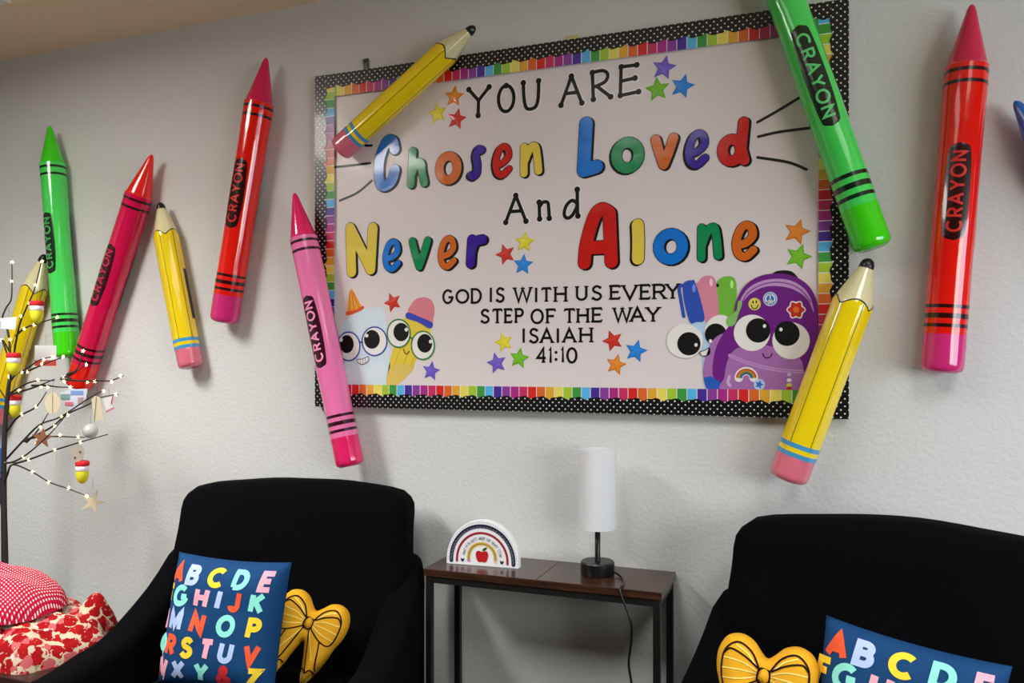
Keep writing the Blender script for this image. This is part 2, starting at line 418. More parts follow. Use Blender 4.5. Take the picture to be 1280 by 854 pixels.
def fat_letter(ch, col, box, rpx, word, side=1, note=''):
    c, w, h, k = letter_frame(box); r = rpx*k; e = .9*k; ox, oz = 1.9*k*side, -1.1*k
    t = thing('cutout_letter', f'{col} shadowed cutout letter {ch}, {note} of the word {word}', 'letter', (c[0], YB, c[1]), group='colourful cutout letters on the board')
    m = e+abs(ox)/2
    build_strokes(FAT[ch], c, w-2*m, h-2*m, r, -.0015, LBLACK, 'shadow_outline', t, (ox, oz), e)
    build_strokes(FAT[ch], c, w-2*m, h-2*m, r, -.0016, LBLACK, 'outline', t, (-ox*.1, -oz*.1), e)
    build_strokes(FAT[ch], c, w-2*m, h-2*m, r, -.0031, LC[col], 'letter_face', t, (-ox*.1, -oz*.1))
ORD = ['first letter', 'second letter', 'third letter', 'fourth letter', 'fifth letter', 'sixth letter']
FL = [('Chosen', [('C', 'blue', (466, 168, 502, 241), 6.8, 1), ('h', 'green', (508, 182, 537, 237), 5.2, 1), ('o', 'orange', (543, 188, 579, 233), 5.6, 1), ('s', 'indigo', (583, 181, 609, 227), 4.8, -1), ('e', 'red', (614, 178, 642, 225), 4.0, -1), ('n', 'yellow', (649, 176, 680, 223), 4.9, 1)]),
      ('Loved', [('L', 'blue', (720, 144, 756, 223), 8.4, 1), ('o', 'green', (762, 170, 807, 219), 6.6, -1), ('v', 'orange', (812, 166, 850, 214), 6, 1), ('e', 'indigo', (854, 161, 888, 213), 4.7, -1), ('d', 'red', (895, 146, 939, 210), 6.4, 1)]),
      ('Never', [('N', 'yellow', (431, 276, 474, 348), 6.6, 1), ('e', 'blue', (477, 297, 503, 342), 3.7, 1), ('v', 'green', (510, 295, 541, 340), 4.8, 1), ('e', 'orange', (546, 293, 573, 339), 3.8, 1), ('r', 'indigo', (581, 290, 611, 337), 6, 1)]),
      ('Alone', [('A', 'red', (721, 252, 776, 338), 8.2, 1), ('l', 'yellow', (786, 272, 809, 333), 7.6, -1), ('o', 'blue', (815, 284, 862, 333), 6.6, 1), ('n', 'green', (870, 277, 905, 329), 5.0, 1), ('e', 'orange', (913, 275, 949, 328), 5.0, 1)])]
for word, ls in FL:
    for i, (ch, col, box, r, sd) in enumerate(ls): fat_letter(ch, col, box, r, word, sd, ORD[i])
DOT = {
 'Y': ([('l', [(0, 1), (.48, .55)]), ('l', [(1, 1), (.48, .55)]), ('l', [(.48, .55), (.46, 0)])], [(0, 1), (1, 1), (.46, 0)]),
 'O': ([('c', arc(.5, .5, .5, .48, 0, 345, 23))], [(.5, .98)]),
 'U': ([('s', [(0, 1), (.05, .4), (.2, .06), (.5, 0), (.82, .08), (.97, .4), (1, 1)])], [(0, 1), (1, 1)]),
 'A': ([('l', [(0, 0), (.5, 1)]), ('l', [(.5, 1), (1, .0)]), ('l', [(.22, .4), (.78, .4)])], [(0, 0), (.5, 1), (1, 0)]),
 'R': ([('l', [(.05, 1), (.1, 0)]), ('s', [(.05, 1), (.6, 1.02), (.85, .85), (.7, .6), (.12, .45)]), ('l', [(.3, .46), (1, .02)])], [(.05, 1), (.1, 0), (1, .02)]),
 'E': ([('l', [(.05, 1), (0, 0)]), ('l', [(.05, 1), (.9, 1)]), ('l', [(.03, .5), (.8, .55)]), ('l', [(0, 0), (1, .06)])], [(.05, 1), (0, 0), (.9, 1), (.8, .55), (1, .06)]),
 'n': ([('l', [(.05, 1), (.1, 0)]), ('s', [(.08, .7), (.4, .98), (.8, .95), (.9, .6), (.95, 0)])], [(.05, 1), (.1, 0), (.95, 0)]),
 'd': ([('l', [(.9, 1), (.92, .05)]), ('s', [(.9, .5), (.55, .62), (.15, .45), (.0, .15), (.2, 0), (.55, .08), (.9, .4)])], [(.9, 1), (.95, .05)]),
}
def dot_letter(ch, box, word, note):
    c, w, h, k = letter_frame(box)
    t = thing('cutout_letter', f'thin black letter {ch} with dotted ends, {note} of {word}', 'letter', (c[0], YB, c[1]), group='thin black dotted letters on the board')
    sts, dots = DOT[ch]; r = 2.15*k; dr = 3.6*k
    W_ = w-2*dr; H_ = h-2*dr
    for nm, add, y, mt in (('white_edge', 1.7*k, -.0012, M('white_sticker_edge', (240, 235, 232), .3, .4)), ('letter_face', 0, -.0026, LBLACK)):
        mb = MB(); n = 0
        for kind, pts in sts:
            q = [(-W_/2+u*W_, -H_/2+v*H_) for u, v in pts]
            if kind == 's': q = smooth(q, 7)
            vs, fs = ribbon(q, r+add, 'round', kind == 'c'); mb.add([(x, y-n*4e-5, z) for x, z in vs], fs); n += 1
        for u, v in dots:
            p = disc((-W_/2+u*W_, -H_/2+v*H_), dr+add, n=18); mb.add([(x, y-n*4e-5, z) for x, z in p], [tuple(range(18))]); n += 1
        mb.extrude((0, .0008, 0)).obj(nm, mt, t)
for word, ls in (('YOU', [('Y', (583, 107, 615, 148)), ('O', (620, 103, 646, 144)), ('U', (651, 99, 677, 140))]), ('ARE', [('A', (698, 92, 731, 134)), ('R', (736, 86, 767, 127)), ('E', (772, 79, 802, 122))]),
                 ('And', [('A', (629, 241, 661, 281)), ('n', (670, 249, 691, 277)), ('d', (702, 234, 727, 276))])):
    for i, (ch, b) in enumerate(ls): dot_letter(ch, b, 'the word '+word, ORD[i])
VERSE = [('top verse line', [('GOD', [('G', 52, 107, 88, 160), ('O', 118, 187, 87, 158), ('D', 195, 250, 82, 158)]), ('IS', [('I', 287, 303, 78, 152), ('S', 318, 365, 77, 153)]),
          ('WITH', [('W', 408, 500, 76, 152), ('I', 513, 530, 78, 152), ('T', 545, 600, 78, 150), ('H', 612, 675, 73, 150)]), ('US', [('U', 720, 778, 70, 143), ('S', 797, 852, 67, 143)]),
          ('EVERY', [('E', 890, 945, 66, 138), ('V', 950, 1030, 64, 140), ('E', 1040, 1095, 62, 138), ('R', 1105, 1172, 60, 137), ('Y', 1168, 1240, 58, 135)])]),
         ('second verse line', [('STEP', [('S', 242, 290, 185, 258), ('T', 300, 355, 184, 258), ('E', 362, 405, 183, 256), ('P', 415, 460, 182, 256)]), ('OF', [('O', 493, 560, 185, 260), ('F', 572, 622, 184, 258)]),
          ('THE', [('T', 658, 718, 183, 256), ('H', 725, 785, 182, 255), ('E', 800, 855, 178, 252)]), ('WAY', [('W', 905, 1000, 177, 252), ('A', 990, 1065, 175, 250), ('Y', 1070, 1142, 175, 250)])]),
         ('third verse line', [('ISAIAH', [('I', 450, 468, 282, 355), ('S', 485, 535, 281, 357), ('A', 540, 608, 282, 356), ('I', 622, 638, 282, 355), ('A', 652, 722, 281, 354), ('H', 738, 803, 278, 353)])]),
         ('bottom verse line', [('41:10', [('4', 522, 575, 378, 455), ('1', 583, 600, 380, 455), (':', 612, 630, 395, 445), ('1', 645, 660, 378, 452), ('0', 672, 728, 378, 457)])])]
ORN = ['first', 'second', 'third', 'fourth', 'fifth', 'sixth']
for line, words in VERSE:
    for word, ls in words:
        for i, (ch, x0, x1, y0, y1) in enumerate(ls):
            c, ww, hh, k = letter_frame((540+x0/4, 340+y0/4, 540+x1/4, 340+y1/4)); r = 1.5*k
            mb = MB()
            if ch == ':':
                for n, v in enumerate((.35, -.35)):
                    p = disc((0, v*hh), 1.9*k, n=16); mb.add([(x, -.0018, z) for x, z in p], [tuple(range(16))])
            else:
                gw = G[ch][0]
                ser = .14 if ch in 'I1' else 0
                sx = (ww-2*r)/max(gw, .001) if gw > .2 else hh*.55
                glyph(mb, ch, lambda u, v: ((u-gw/2)*sx, (v-.5)*(hh-2*r*.7)), r, serif=True, fo=lambda x, z, l: (x, -.0018-l, z))
            mb.extrude((0, .0014, 0))
            o = mb.obj('verse_letter', LBLACK, loc=(c[0], YB, c[1]))
            what = {':': 'colon', '4': 'numeral 4', '1': 'numeral 1', '0': 'numeral 0'}.get(ch, 'capital '+ch)
            nth = 'in the middle' if ch == ':' else ORN[i]+' character'
            tag(o, f'small black serif {what}, {nth} of {word} in the {line}', 'letter', 'small black verse letters on the board')

# --- star cut-outs
STC = dict(yellow=(238, 224, 56), orange=(236, 140, 44), red=(214, 52, 36), purple=(118, 96, 204), green=(122, 196, 40), blue=(36, 138, 226))
def star(px, py, rpx, col, rot, note):
    c = bd(px, py); k = mpp(px, YB); R = rpx*k
    t = thing('star_cutout', f'{col} paper star {note}', 'star', (c[0], YB, c[1]), group='paper stars on the board')
    mb = MB(); pts = []
    for i in range(10):
        a = PI/2+i*PI/5+math.radians(rot); q = R if i % 2 == 0 else R*.47
        pts.append((q*math.cos(a), -.0016, q*math.sin(a)))
    mb.add(pts+[(0, -.0034, 0)], [(i, (i+1) % 10, 10) for i in range(10)]); mb.extrude((0, .0014, 0))
    mb.obj('star_face', M('star_'+col, STC[col], .35, .3), t)
    q = [(p[0]*.86, p[2]*.86) for p in pts]; vs, fs = ribbon(q, .0006, closed=True)
    cc = tuple(int(x*.78) for x in STC[col])
    MB().add([(x, -.0036+.0016*math.hypot(x, z)/R, z) for x, z in vs], fs).obj('printed_rim', M('star_rim_'+col, cc, .4), t)
for a in [(547, 142, 14, 'yellow', 8, 'left of YOU, lowest left of three'), (568, 121, 14, 'orange', -8, 'left of YOU, uppermost of three'), (571, 149, 14, 'red', -14, 'left of YOU, nearest the letter Y'),
          (830, 85, 16, 'purple', -14, 'right of ARE, uppermost of three'), (822, 112, 16, 'green', 4, 'right of ARE, beside the letter E'), (853, 108, 16, 'blue', -18, 'right of ARE, rightmost of three'),
          (632, 318, 14, 'red', 18, 'after the word Never, left of three'), (656, 303, 14, 'yellow', -6, 'under the word And, top of three'), (654, 331, 14, 'blue', -6, 'after Never, lowest of three'),
          (996, 290, 17, 'orange', -18, 'right of the word Alone, upper of two'), (998, 321, 17, 'green', -20, 'right of the word Alone, lower of two'),
          (491, 378, 13, 'red', 22, 'above the two bespectacled characters at the lower left'), (539, 464, 13, 'purple', -10, 'beside the yellow pencil character at the lower left'),
          (630, 428, 13, 'yellow', 16, 'left of ISAIAH, upper of three'), (621, 454, 14, 'purple', 14, 'left of 41:10, lower left of three'), (649, 448, 14, 'green', -10, 'left of 41:10, nearest the numeral 4'),
          (766, 426, 14, 'red', 20, 'right of ISAIAH, upper left of three'), (795, 439, 15, 'blue', -14, 'right of 41:10, rightmost of three'), (770, 456, 14, 'orange', -14, 'right of 41:10, lowest of three')]: star(*a)

# --- character cut-outs: layered flat card
class Card:
    def __init__(s, name, label, ctr, zoom, org):
        s.z, s.o = zoom, org; s.c = bd(*s.px(ctr))
        s.t = thing(name, label, 'cutout', (s.c[0], YB, s.c[1]), group='character cutouts on the board')
    def px(s, p): return s.o[0]+p[0]/s.z, s.o[1]+p[1]/s.z
    def loc(s, p):
        a = bd(*s.px(p)); return a[0]-s.c[0], a[1]-s.c[1]
    def poly(s, name, pts, mat, lay, sm=True, parent=None):
        if sm: pts = smooth(pts, 6, True)
        y = -.001-.00045*lay; q = [s.loc(p) for p in pts]
        return recalc(MB().add([(x, y, z) for x, z in q], [tuple(range(len(q)))]).extrude((0, .0005, 0)).obj(name, mat, parent or s.t))
    def ell(s, name, c, rx, ry, mat, lay, parent=None): return s.poly(name, disc(c, rx, ry, 32), mat, lay, False, parent)
    def line(s, name, pts, r, mat, lay, closed=False, parent=None):
        q = [s.loc(p) for p in smooth(pts, 6, closed)]; k = mpp(s.px(pts[0])[0], YB)/s.z; y = -.001-.00045*lay
        vs, fs = ribbon(q, r*k, 'round', closed); return MB().add([(x, y, z) for x, z in vs], fs).obj(name, mat, parent or s.t)
    def eye(s, c, rx, ry, pc, prx, pry, gl, lay, ring=None):
        e = s.ell('eye', c, rx, ry, EYEW, lay); s.ell('pupil', pc, prx, pry, EYEB, lay+1, e); s.ell('glint', gl, 9, 10, EYEW, lay+2, e)
        if ring: s.line('glasses_rim', [(c[0]+rx*math.cos(2*PI*i/24), c[1]+ry*math.sin(2*PI*i/24)) for i in range(24)], 4, ring, lay+1, True)
def CM(n, c): return M('card_'+n, c, .35, .25)
EYEW, EYEB = CM('eye_white', (238, 234, 228)), CM('eye_black', (10, 9, 9))
c = Card('character_cutout', 'pale blue glue bottle with orange cap and round blue glasses', (320, 400), 4.267, (380, 340))
c.poly('bottle', [(200, 290), (250, 240), (300, 195), (420, 195), (436, 260), (452, 330), (455, 430), (440, 602), (205, 602), (190, 440)], CM('glue_body', (212, 228, 236)), 0)
c.poly('bottle_label', [(225, 480), (330, 505), (432, 480), (425, 560), (330, 575), (225, 565)], CM('glue_label', (217, 231, 238)), 1)
c.poly('cap', [(232, 222), (236, 150), (246, 98), (258, 93), (280, 130), (312, 190), (318, 198), (275, 218)], CM('orange', (240, 160, 44)), 1)
c.poly('cap_rim', [(228, 212), (275, 202), (315, 182), (318, 198), (275, 220), (232, 232)], CM('vermilion', (224, 82, 34)), 2)
for a, b in (((246, 110), (244, 205)), ((256, 105), (268, 200)), ((262, 108), (294, 190))): c.line('cap_groove', [a, b], 1.6, CM('brown_line', (150, 76, 20)), 2)
BL = CM('blue_rim', (58, 76, 168))
c.eye((240, 397), 60, 76, (230, 385), 37, 48, (200, 362), 2, BL); c.eye((378, 370), 66, 76, (364, 360), 42, 50, (336, 340), 2, BL)
c.line('glasses_bridge', [(298, 378), (306, 374), (314, 377)], 4, BL, 3)
c.poly('teeth', [(285, 468), (315, 464), (345, 452), (342, 478), (318, 493), (295, 488)], EYEW, 2)
c.line('mouth_line', [(285, 468), (315, 464), (345, 452), (342, 478), (318, 493), (295, 488)], 1.8, EYEB, 3, True)
for x in (302, 317, 331): c.line('tooth_gap', [(x-2, 464), (x, 488)], 1.2, EYEB, 3)
c = Card('character_cutout', 'smiling yellow pencil with pink eraser and round green glasses', (570, 380), 4.267, (380, 340))
YP = CM('pencil_yellow', (232, 204, 66))
c.poly('pencil_body', [(548, 242), (672, 300), (640, 400), (600, 470), (565, 540), (490, 606), (440, 604), (468, 440), (520, 300)], YP, 0)
c.poly('sharpened_wood', [(470, 500), (585, 500), (560, 545), (490, 606), (440, 604)], CM('pencil_wood', (226, 196, 96)), 1)
for a, b in (((520, 400), (480, 500)), ((560, 420), (530, 500)), ((595, 440), (570, 500))): c.line('facet_line', [a, b], 2, CM('facet', (208, 176, 40)), 1)
c.poly('eraser', [(556, 218), (575, 170), (605, 142), (650, 136), (685, 158), (697, 205), (690, 255), (680, 280), (620, 255)], CM('eraser_pink', (222, 128, 140)), 1)
c.poly('ferrule', [(555, 216), (620, 240), (686, 272), (672, 302), (612, 270), (547, 246)], CM('ferrule_blue', (58, 70, 178)), 2)
GR = CM('green_rim', (62, 132, 60))
c.eye((507, 328), 61, 74, (520, 321), 41, 49, (548, 308), 3, GR); c.eye((636, 392), 61, 75, (646, 381), 40, 50, (677, 372), 3, GR)
c.line('glasses_bridge', [(566, 352), (572, 350), (578, 356)], 4, GR, 4)
c.line('smile', [(532, 412), (540, 432), (552, 436), (563, 424)], 2.2, EYEB, 4)
c = Card('character_cutout', 'pale blue marker pack with three capped markers and wide eyes', (350, 400), 4.267, (800, 330))
c.poly('pack', [(270, 310), (345, 290), (430, 270), (490, 300), (490, 640), (450, 672), (355, 672), (325, 480)], CM('pack_blue', (186, 214, 240)), 1)
for nm, pts, col, hl in (('green', [(405, 130), (420, 85), (460, 66), (500, 74), (514, 110), (514, 180), (490, 290), (440, 310), (420, 260)], (118, 186, 60), (490, 110)),
                         ('pink', [(315, 120), (330, 76), (365, 62), (395, 74), (408, 120), (420, 250), (400, 310), (350, 310)], (222, 136, 158), (380, 100)),
                         ('blue', [(228, 120), (245, 94), (275, 88), (297, 104), (345, 288), (300, 310), (268, 312), (240, 220)], (44, 80, 180), (288, 130))):
    mk = c.poly('marker', pts, CM('marker_'+nm, col), {'green': 2, 'pink': 3, 'blue': 4}[nm]); c.poly('cap_shine', disc(hl, 9, 22, 16), CM('shine_'+nm, tuple(min(255, x+70) for x in col)), 5, False, mk)
    x0, y0 = pts[0]; c.line('cap_clip', [(x0+8, y0-6), (x0-18, y0+6), (x0-10, y0+70), (x0+6, y0+160)], 9, CM('marker_'+nm, col), 2, parent=mk) if nm == 'blue' else c.line('cap_clip', [(x0+10, y0-15), (x0-5, y0-12), (x0-3, y0+14)], 8, CM('marker_'+nm, col), 2, parent=mk)
c.eye((432, 362), 86, 90, (405, 376), 58, 58, (377, 412), 6); c.eye((240, 412), 97, 91, (262, 426), 62, 62, (300, 432), 6)
c.poly('teeth', [(322, 470), (345, 462), (372, 448), (372, 480), (350, 490), (330, 488)], EYEW, 8)
c.line('mouth_line', [(322, 470), (345, 462), (372, 448), (372, 480), (350, 490), (330, 488)], 1.8, EYEB, 9, True)
c.poly('pack_base', [(340, 588), (380, 600), (450, 640), (450, 676), (365, 676)], CM('base_blue', (40, 92, 190)), 7)
c = Card('character_cutout', 'purple backpack with big eyes, shy smile and sewn-on stickers', (670, 380), 4.267, (800, 330))
PU, PL, PM = CM('bag_purple', (112, 28, 132)), CM('bag_lilac', (168, 110, 176)), CM('bag_trim', (196, 150, 202))
c.poly('carry_handle', [(700, 70), (712, 48), (745, 36), (800, 38), (830, 58), (840, 84), (770, 90)], EYEB, 7)
c.poly('shoulder_strap', [(342, 600), (345, 520), (385, 415), (440, 372), (490, 380), (470, 560), (430, 620), (380, 600)], PL, 8)
c.poly('bag_body', [(388, 580), (400, 470), (440, 380), (495, 300), (515, 200), (560, 118), (635, 68), (720, 52), (815, 64), (890, 108), (932, 170), (948, 250), (946, 460), (930, 600), (900, 684), (455, 684), (452, 640), (410, 620)], PU, 9)
c.poly('zip_arch', [(535, 215), (545, 175), (585, 125), (650, 92), (730, 80), (810, 92), (875, 132), (912, 190), (928, 262), (900, 200), (860, 160), (800, 130), (720, 118), (650, 128), (590, 160), (555, 195)], PM, 10)
c.line('zip_line', [(545, 205), (580, 152), (650, 112), (730, 98), (810, 112), (870, 150), (910, 205)], 2.4, PU, 11)
c.poly('zip_pull', [(525, 200), (545, 205), (540, 232), (528, 262), (508, 320), (478, 334), (462, 310), (478, 275), (515, 250)], CM('zip_green', (132, 190, 96)), 11)
c.poly('front_pocket', [(455, 684), (452, 600), (475, 500), (530, 445), (640, 432), (700, 440), (790, 470), (850, 500), (872, 560), (868, 684)], PL, 10)
c.line('pocket_zip', [(480, 488), (560, 522), (680, 556), (780, 570), (865, 575)], 9, PM, 11)
c.line('pocket_zip_line', [(480, 488), (560, 522), (680, 556), (780, 570), (865, 575)], 2.2, PL, 12)
c.eye((598, 368), 97, 97, (631, 355), 65, 65, (665, 332), 12); c.eye((806, 410), 100, 98, (785, 372), 67, 66, (752, 350), 12)
c.line('smile', [(656, 478), (664, 496), (682, 502), (698, 494), (705, 478)], 2.6, EYEB, 12)
sm = c.ell('smiley_sticker', (612, 215), 33, 33, CM('smiley', (226, 210, 92)), 11)
c.line('sticker_smile', [(594, 220), (602, 236), (620, 238), (632, 220)], 2.4, EYEB, 12, parent=sm); c.ell('sticker_eye', (604, 205), 4, 7, EYEB, 12, sm); c.ell('sticker_eye', (621, 203), 4, 7, EYEB, 12, sm)
pc = c.ell('peace_sticker', (695, 188), 38, 38, CM('peace_pale', (186, 208, 240)), 11); c.ell('sticker_disc', (695, 188), 31, 31, CM('peace_blue', (52, 108, 196)), 12, pc)
c.line('peace_ring', [(695+24*math.cos(2*PI*i/16), 188+24*math.sin(2*PI*i/16)) for i in range(16)], 3.4, EYEW, 13, True, pc)
for b in ((695, 212), (679, 206), (711, 206), (695, 164)): c.line('peace_bar', [(695, 188), b], 3.2, EYEW, 13, parent=pc)
fl = c.poly('flower_sticker', [(833+(47+5*math.cos(i*PI/3))*math.cos(PI*i/18), 245+(47+5*math.cos(i*PI/3))*math.sin(PI*i/18)) for i in range(36)], EYEW, 11)
c.poly('sticker_petals', [(833+(39+6*math.cos(i*PI/3))*math.cos(PI*i/18), 245+(39+6*math.cos(i*PI/3))*math.sin(PI*i/18)) for i in range(36)], CM('flower_red', (200, 44, 30)), 12, True, fl); c.ell('sticker_centre', (833, 245), 17, 17, CM('flower_orange', (226, 110, 40)), 13, fl)
rb = c.line('rainbow_sticker', arc(568, 608, 40, 36, 180, 360, 12), 22, EYEW, 11)
for q, cc in ((50, (210, 70, 50)), (42, (226, 150, 60)), (34, (90, 150, 80)), (26, (70, 90, 150))): c.line('rainbow_band', arc(568, 608, q, q*.9, 185, 355, 12), 4.4, CM('sticker_band_%d' % q, cc), 12, parent=rb)
bf = c.ell('blue_flower_sticker', (637, 643), 30, 30, CM('peace_pale', (186, 208, 240)), 13)
c.poly('sticker_petals', [(637+(24 if i % 2 == 0 else 12)*math.cos(PI*i/5), 643+(24 if i % 2 == 0 else 12)*math.sin(PI*i/5)) for i in range(10)], CM('peace_blue', (52, 108, 196)), 14, True, bf)
for y, q, cc in ((590, 9, (200, 190, 214)), (620, 10, (236, 232, 236)), (648, 12, (226, 206, 90)), (666, 12, (204, 50, 60))): c.ell('charm_bead', (796, y), q+3, q, CM('bead_%d' % y, cc), 12)
c.line('pocket_shine', [(478, 600), (470, 630), (482, 650)], 8, CM('bag_shine', (206, 170, 212)), 11)

# small bits above the board
hk = W(458, 80, -.004)
t = thing('wall_hook', 'small grey metal hanger peeking above the board top left', 'hook', (hk.x, 0, hk.z))
STEEL = M('dull_steel', (96, 94, 86), .4, metal=.7)
bevel(MB().box((0, -.004, -.005), (.02, .008, .05)).obj('hook_plate', STEEL, t), .003); MB().lathe([(0, 0), (.004, 0), (.004, .01), (0, .012)], 12).obj('screw', STEEL, t, loc=(0, -.012, .008)).rotation_euler = (PI/2, 0, 0)
tp = W(716, 48, -.004)
o = MB().box((0, 0, 0), (.035, .006, .02)).obj('tape_scrap', M('yellow_tape', (206, 200, 120), .5), loc=(tp.x, -.003, tp.z)); bevel(o, .002); tag(o, 'tiny yellow tape scrap stuck to wall above the board top edge', 'tape')

# ------------------------------------------------------------------ inflatable crayons and pencils
def patch(rf, z0, z1, t0, t1, nt, nz, off=0.0, closed=False):
    vs = []; fs = []
    for j in range(nz+1):
        for i in range(nt+(0 if closed else 1)):
            th = t0+(t1-t0)*i/nt; a = z0(th) if callable(z0) else z0; b = z1(th) if callable(z1) else z1
            z = a+(b-a)*j/nz; r = rf(z, th)+off
            vs.append((r*math.sin(th), -r*math.cos(th), z))
    m = nt if closed else nt+1
    for j in range(nz):
        for i in range(nt):
            k = (i+1) % m if closed else i+1
            fs.append((j*m+i, j*m+k, (j+1)*m+k, (j+1)*m+i))
    return vs, fs
def frame(pb, pt, y):
    P0, P1 = W(*pb, y), W(*pt, y); ax = (P1-P0); Ln = ax.length; ax.normalize(); out = Vector((0, -1, 0)); side = ax.cross(out).normalized()
    m = Matrix((side, -out, ax)).transposed().to_4x4(); m.translation = P0
    return m, Ln
def crayon(label, pb, pt, r, body, tip, cap, ink, letter, y0=0.0, turn=0.0, down=False, second=2.7, zl=.485):
    mat, Ln = frame(pb, pt, -(y0+r+.003))
    t = thing('inflatable_crayon', label, 'inflatable crayon', mat=mat, group='inflatable crayons on the wall')
    zc, zt = .105*Ln, .83*Ln; sd = random.random()*20
    def rf(z, th):
        u = z/Ln
        if z <= zt: q = r*(1-.035*abs(math.cos(u*9+sd))*.5)
        else: q = r*(.94-.80*(z-zt)/(Ln-zt))
        e = .022*Ln                                                   # rounded bottom
        if z < e: q *= math.sqrt(max(0, 1-((e-z)/e)**2))*.3+.7
        if z > Ln-.016: q *= math.sqrt(max(.0004, 1-((z-Ln+.016)/.016)**2))
        return q*(1+.010*noise.noise((th*1.3+sd, z*14, sd)))
    def ring(name, a, b, m, nz=10, off=0.0, bottom=False, parent=None):
        vs, fs = patch(rf, a, b, 0, 2*PI, 40, nz, off, True); mb = MB().add(vs, fs)
        if bottom:
            n = len(mb.v); mb.v.append((0, 0, a+.006)); mb.f += [(n, (i+1) % 40, i) for i in range(40)]; mb.m += [0]*40
        return mb.obj(name, m, parent or t, True)
    ring('body', zc, zt, body, 60); ring('tip', zt, Ln, tip, 40); ring('end_cap', 0, zc, cap, 16, bottom=True)
    for z, hgt in ((.128, .0095), (.154, .0135), (.180, .0095), (.780, .0095), (.812, .0095)):
        ring('band', z*Ln-hgt*Ln*.5, z*Ln+hgt*Ln*.5, ink, 3, .0006)
    for k, th in enumerate((turn, turn+second)):
        half, hw = .13*Ln, .62
        mb = MB(); nn = 44; mm = 14; vs = []; fs = []
        for j in range(nn+1):
            u = -1+2*j/nn; wd = hw*(.62+.38*math.sqrt(max(0, 1-u*u))) * (1 if abs(u) < .9 else math.sqrt(max(.02, 1-((abs(u)-.9)/.1)**2)))
            for i in range(mm+1):
                a = th+wd*(-1+2*i/mm); z = zl*Ln+u*half; q = rf(z, a)+.0007
                vs.append((q*math.sin(a), -q*math.cos(a), z))
        for j in range(nn):
            for i in range(mm): fs.append((j*(mm+1)+i, j*(mm+1)+i+1, (j+1)*(mm+1)+i+1, (j+1)*(mm+1)+i))
        lb = MB().add(vs, fs).obj('label_patch', ink, t, True)
        mb = MB(); x = 0; hgt = r*.62; gap = .30; sc = hgt
        word = 'CRAYON'; tot = sum(G[ch][0]*.82 for ch in word)+gap*(len(word)-1); ln = half*1.62; kx = ln/tot
        sg = -1 if down else 1
        for ch in word:
            gw = G[ch][0]*.82
            def fx(u, v, x=x): return (x+u*.82)*kx-ln/2, (v-.5)*hgt
            def fo(p, q, l):
                z = zl*Ln+sg*p; a = th-sg*q/r; rr = rf(z, a)+.0013+l
                return rr*math.sin(a), -rr*math.cos(a), z
            glyph(mb, ch, fx, .0034, .006, fo=fo); x += gw+gap
        mb.obj('lettering', letter, lb)
    return t
def VN(n, c, tr=.2): return vinyl('vinyl_'+n, c, tr)
GREEN, GREENT = VN('green', (78, 236, 100)), VN('green_tip', (70, 228, 24))
RED, CRIM, PINK, HOT, BLUE = VN('red', (250, 28, 14)), VN('crimson', (226, 14, 82)), VN('pink', (255, 132, 190)), VN('hot_pink', (246, 36, 112)), VN('blue', (16, 110, 206))
CAPP = VN('cap_pink', (226, 50, 130))
KG, KR, KC, KP, KB = M('ink_on_green', (6, 34, 14), .2, .5), M('ink_on_red', (44, 4, 6), .2, .5), M('ink_on_crimson', (52, 4, 20), .2, .5), M('ink_on_pink', (56, 8, 28), .2, .5), M('ink_on_blue', (4, 14, 40), .2, .5)
R0 = .054
crayon('green inflatable crayon furthest left, beside the lit twig tree', (85, 447), (62, 157), R0*.93, GREEN, GREENT, GREENT, KG, M('letter_green', (70, 168, 84), .3), turn=-.05)
crayon('crimson inflatable crayon with bright red tip and end, leaning right', (98, 484), (190, 193), R0, CRIM, RED, RED, KC, M('letter_crimson', (190, 30, 70), .3), turn=-.1)
crayon('red inflatable crayon with crimson tip, left of the board', (280, 403), (333, 72), R0, RED, CRIM, CAPP, KR, M('letter_red', (206, 36, 30), .3), turn=.05)
crayon('pink inflatable crayon overlapping the lower left edge of the board', (438, 583), (368, 241), R0*.93, PINK, HOT, HOT, KP, M('letter_pink', (246, 150, 190), .3), BT+.013, turn=-.1)
crayon('green inflatable crayon overlapping the upper right edge of the board', (1092, 311), (928, -156), R0*.96, GREEN, GREENT, GREENT, KG, M('letter_pale_green', (96, 210, 120), .3), BT+.013, down=True, turn=.05, zl=.435)
crayon('large red inflatable crayon with pink end, right of the board', (1177, 466), (1215, 5), R0, RED, CRIM, CAPP, KR, M('letter_red', (206, 36, 30), .3), turn=-.12)
crayon('blue inflatable crayon cut off by the right edge of the picture', (1538, 497), (1268, 126), R0, BLUE, BLUE, BLUE, KB, M('letter_blue', (60, 140, 220), .3))

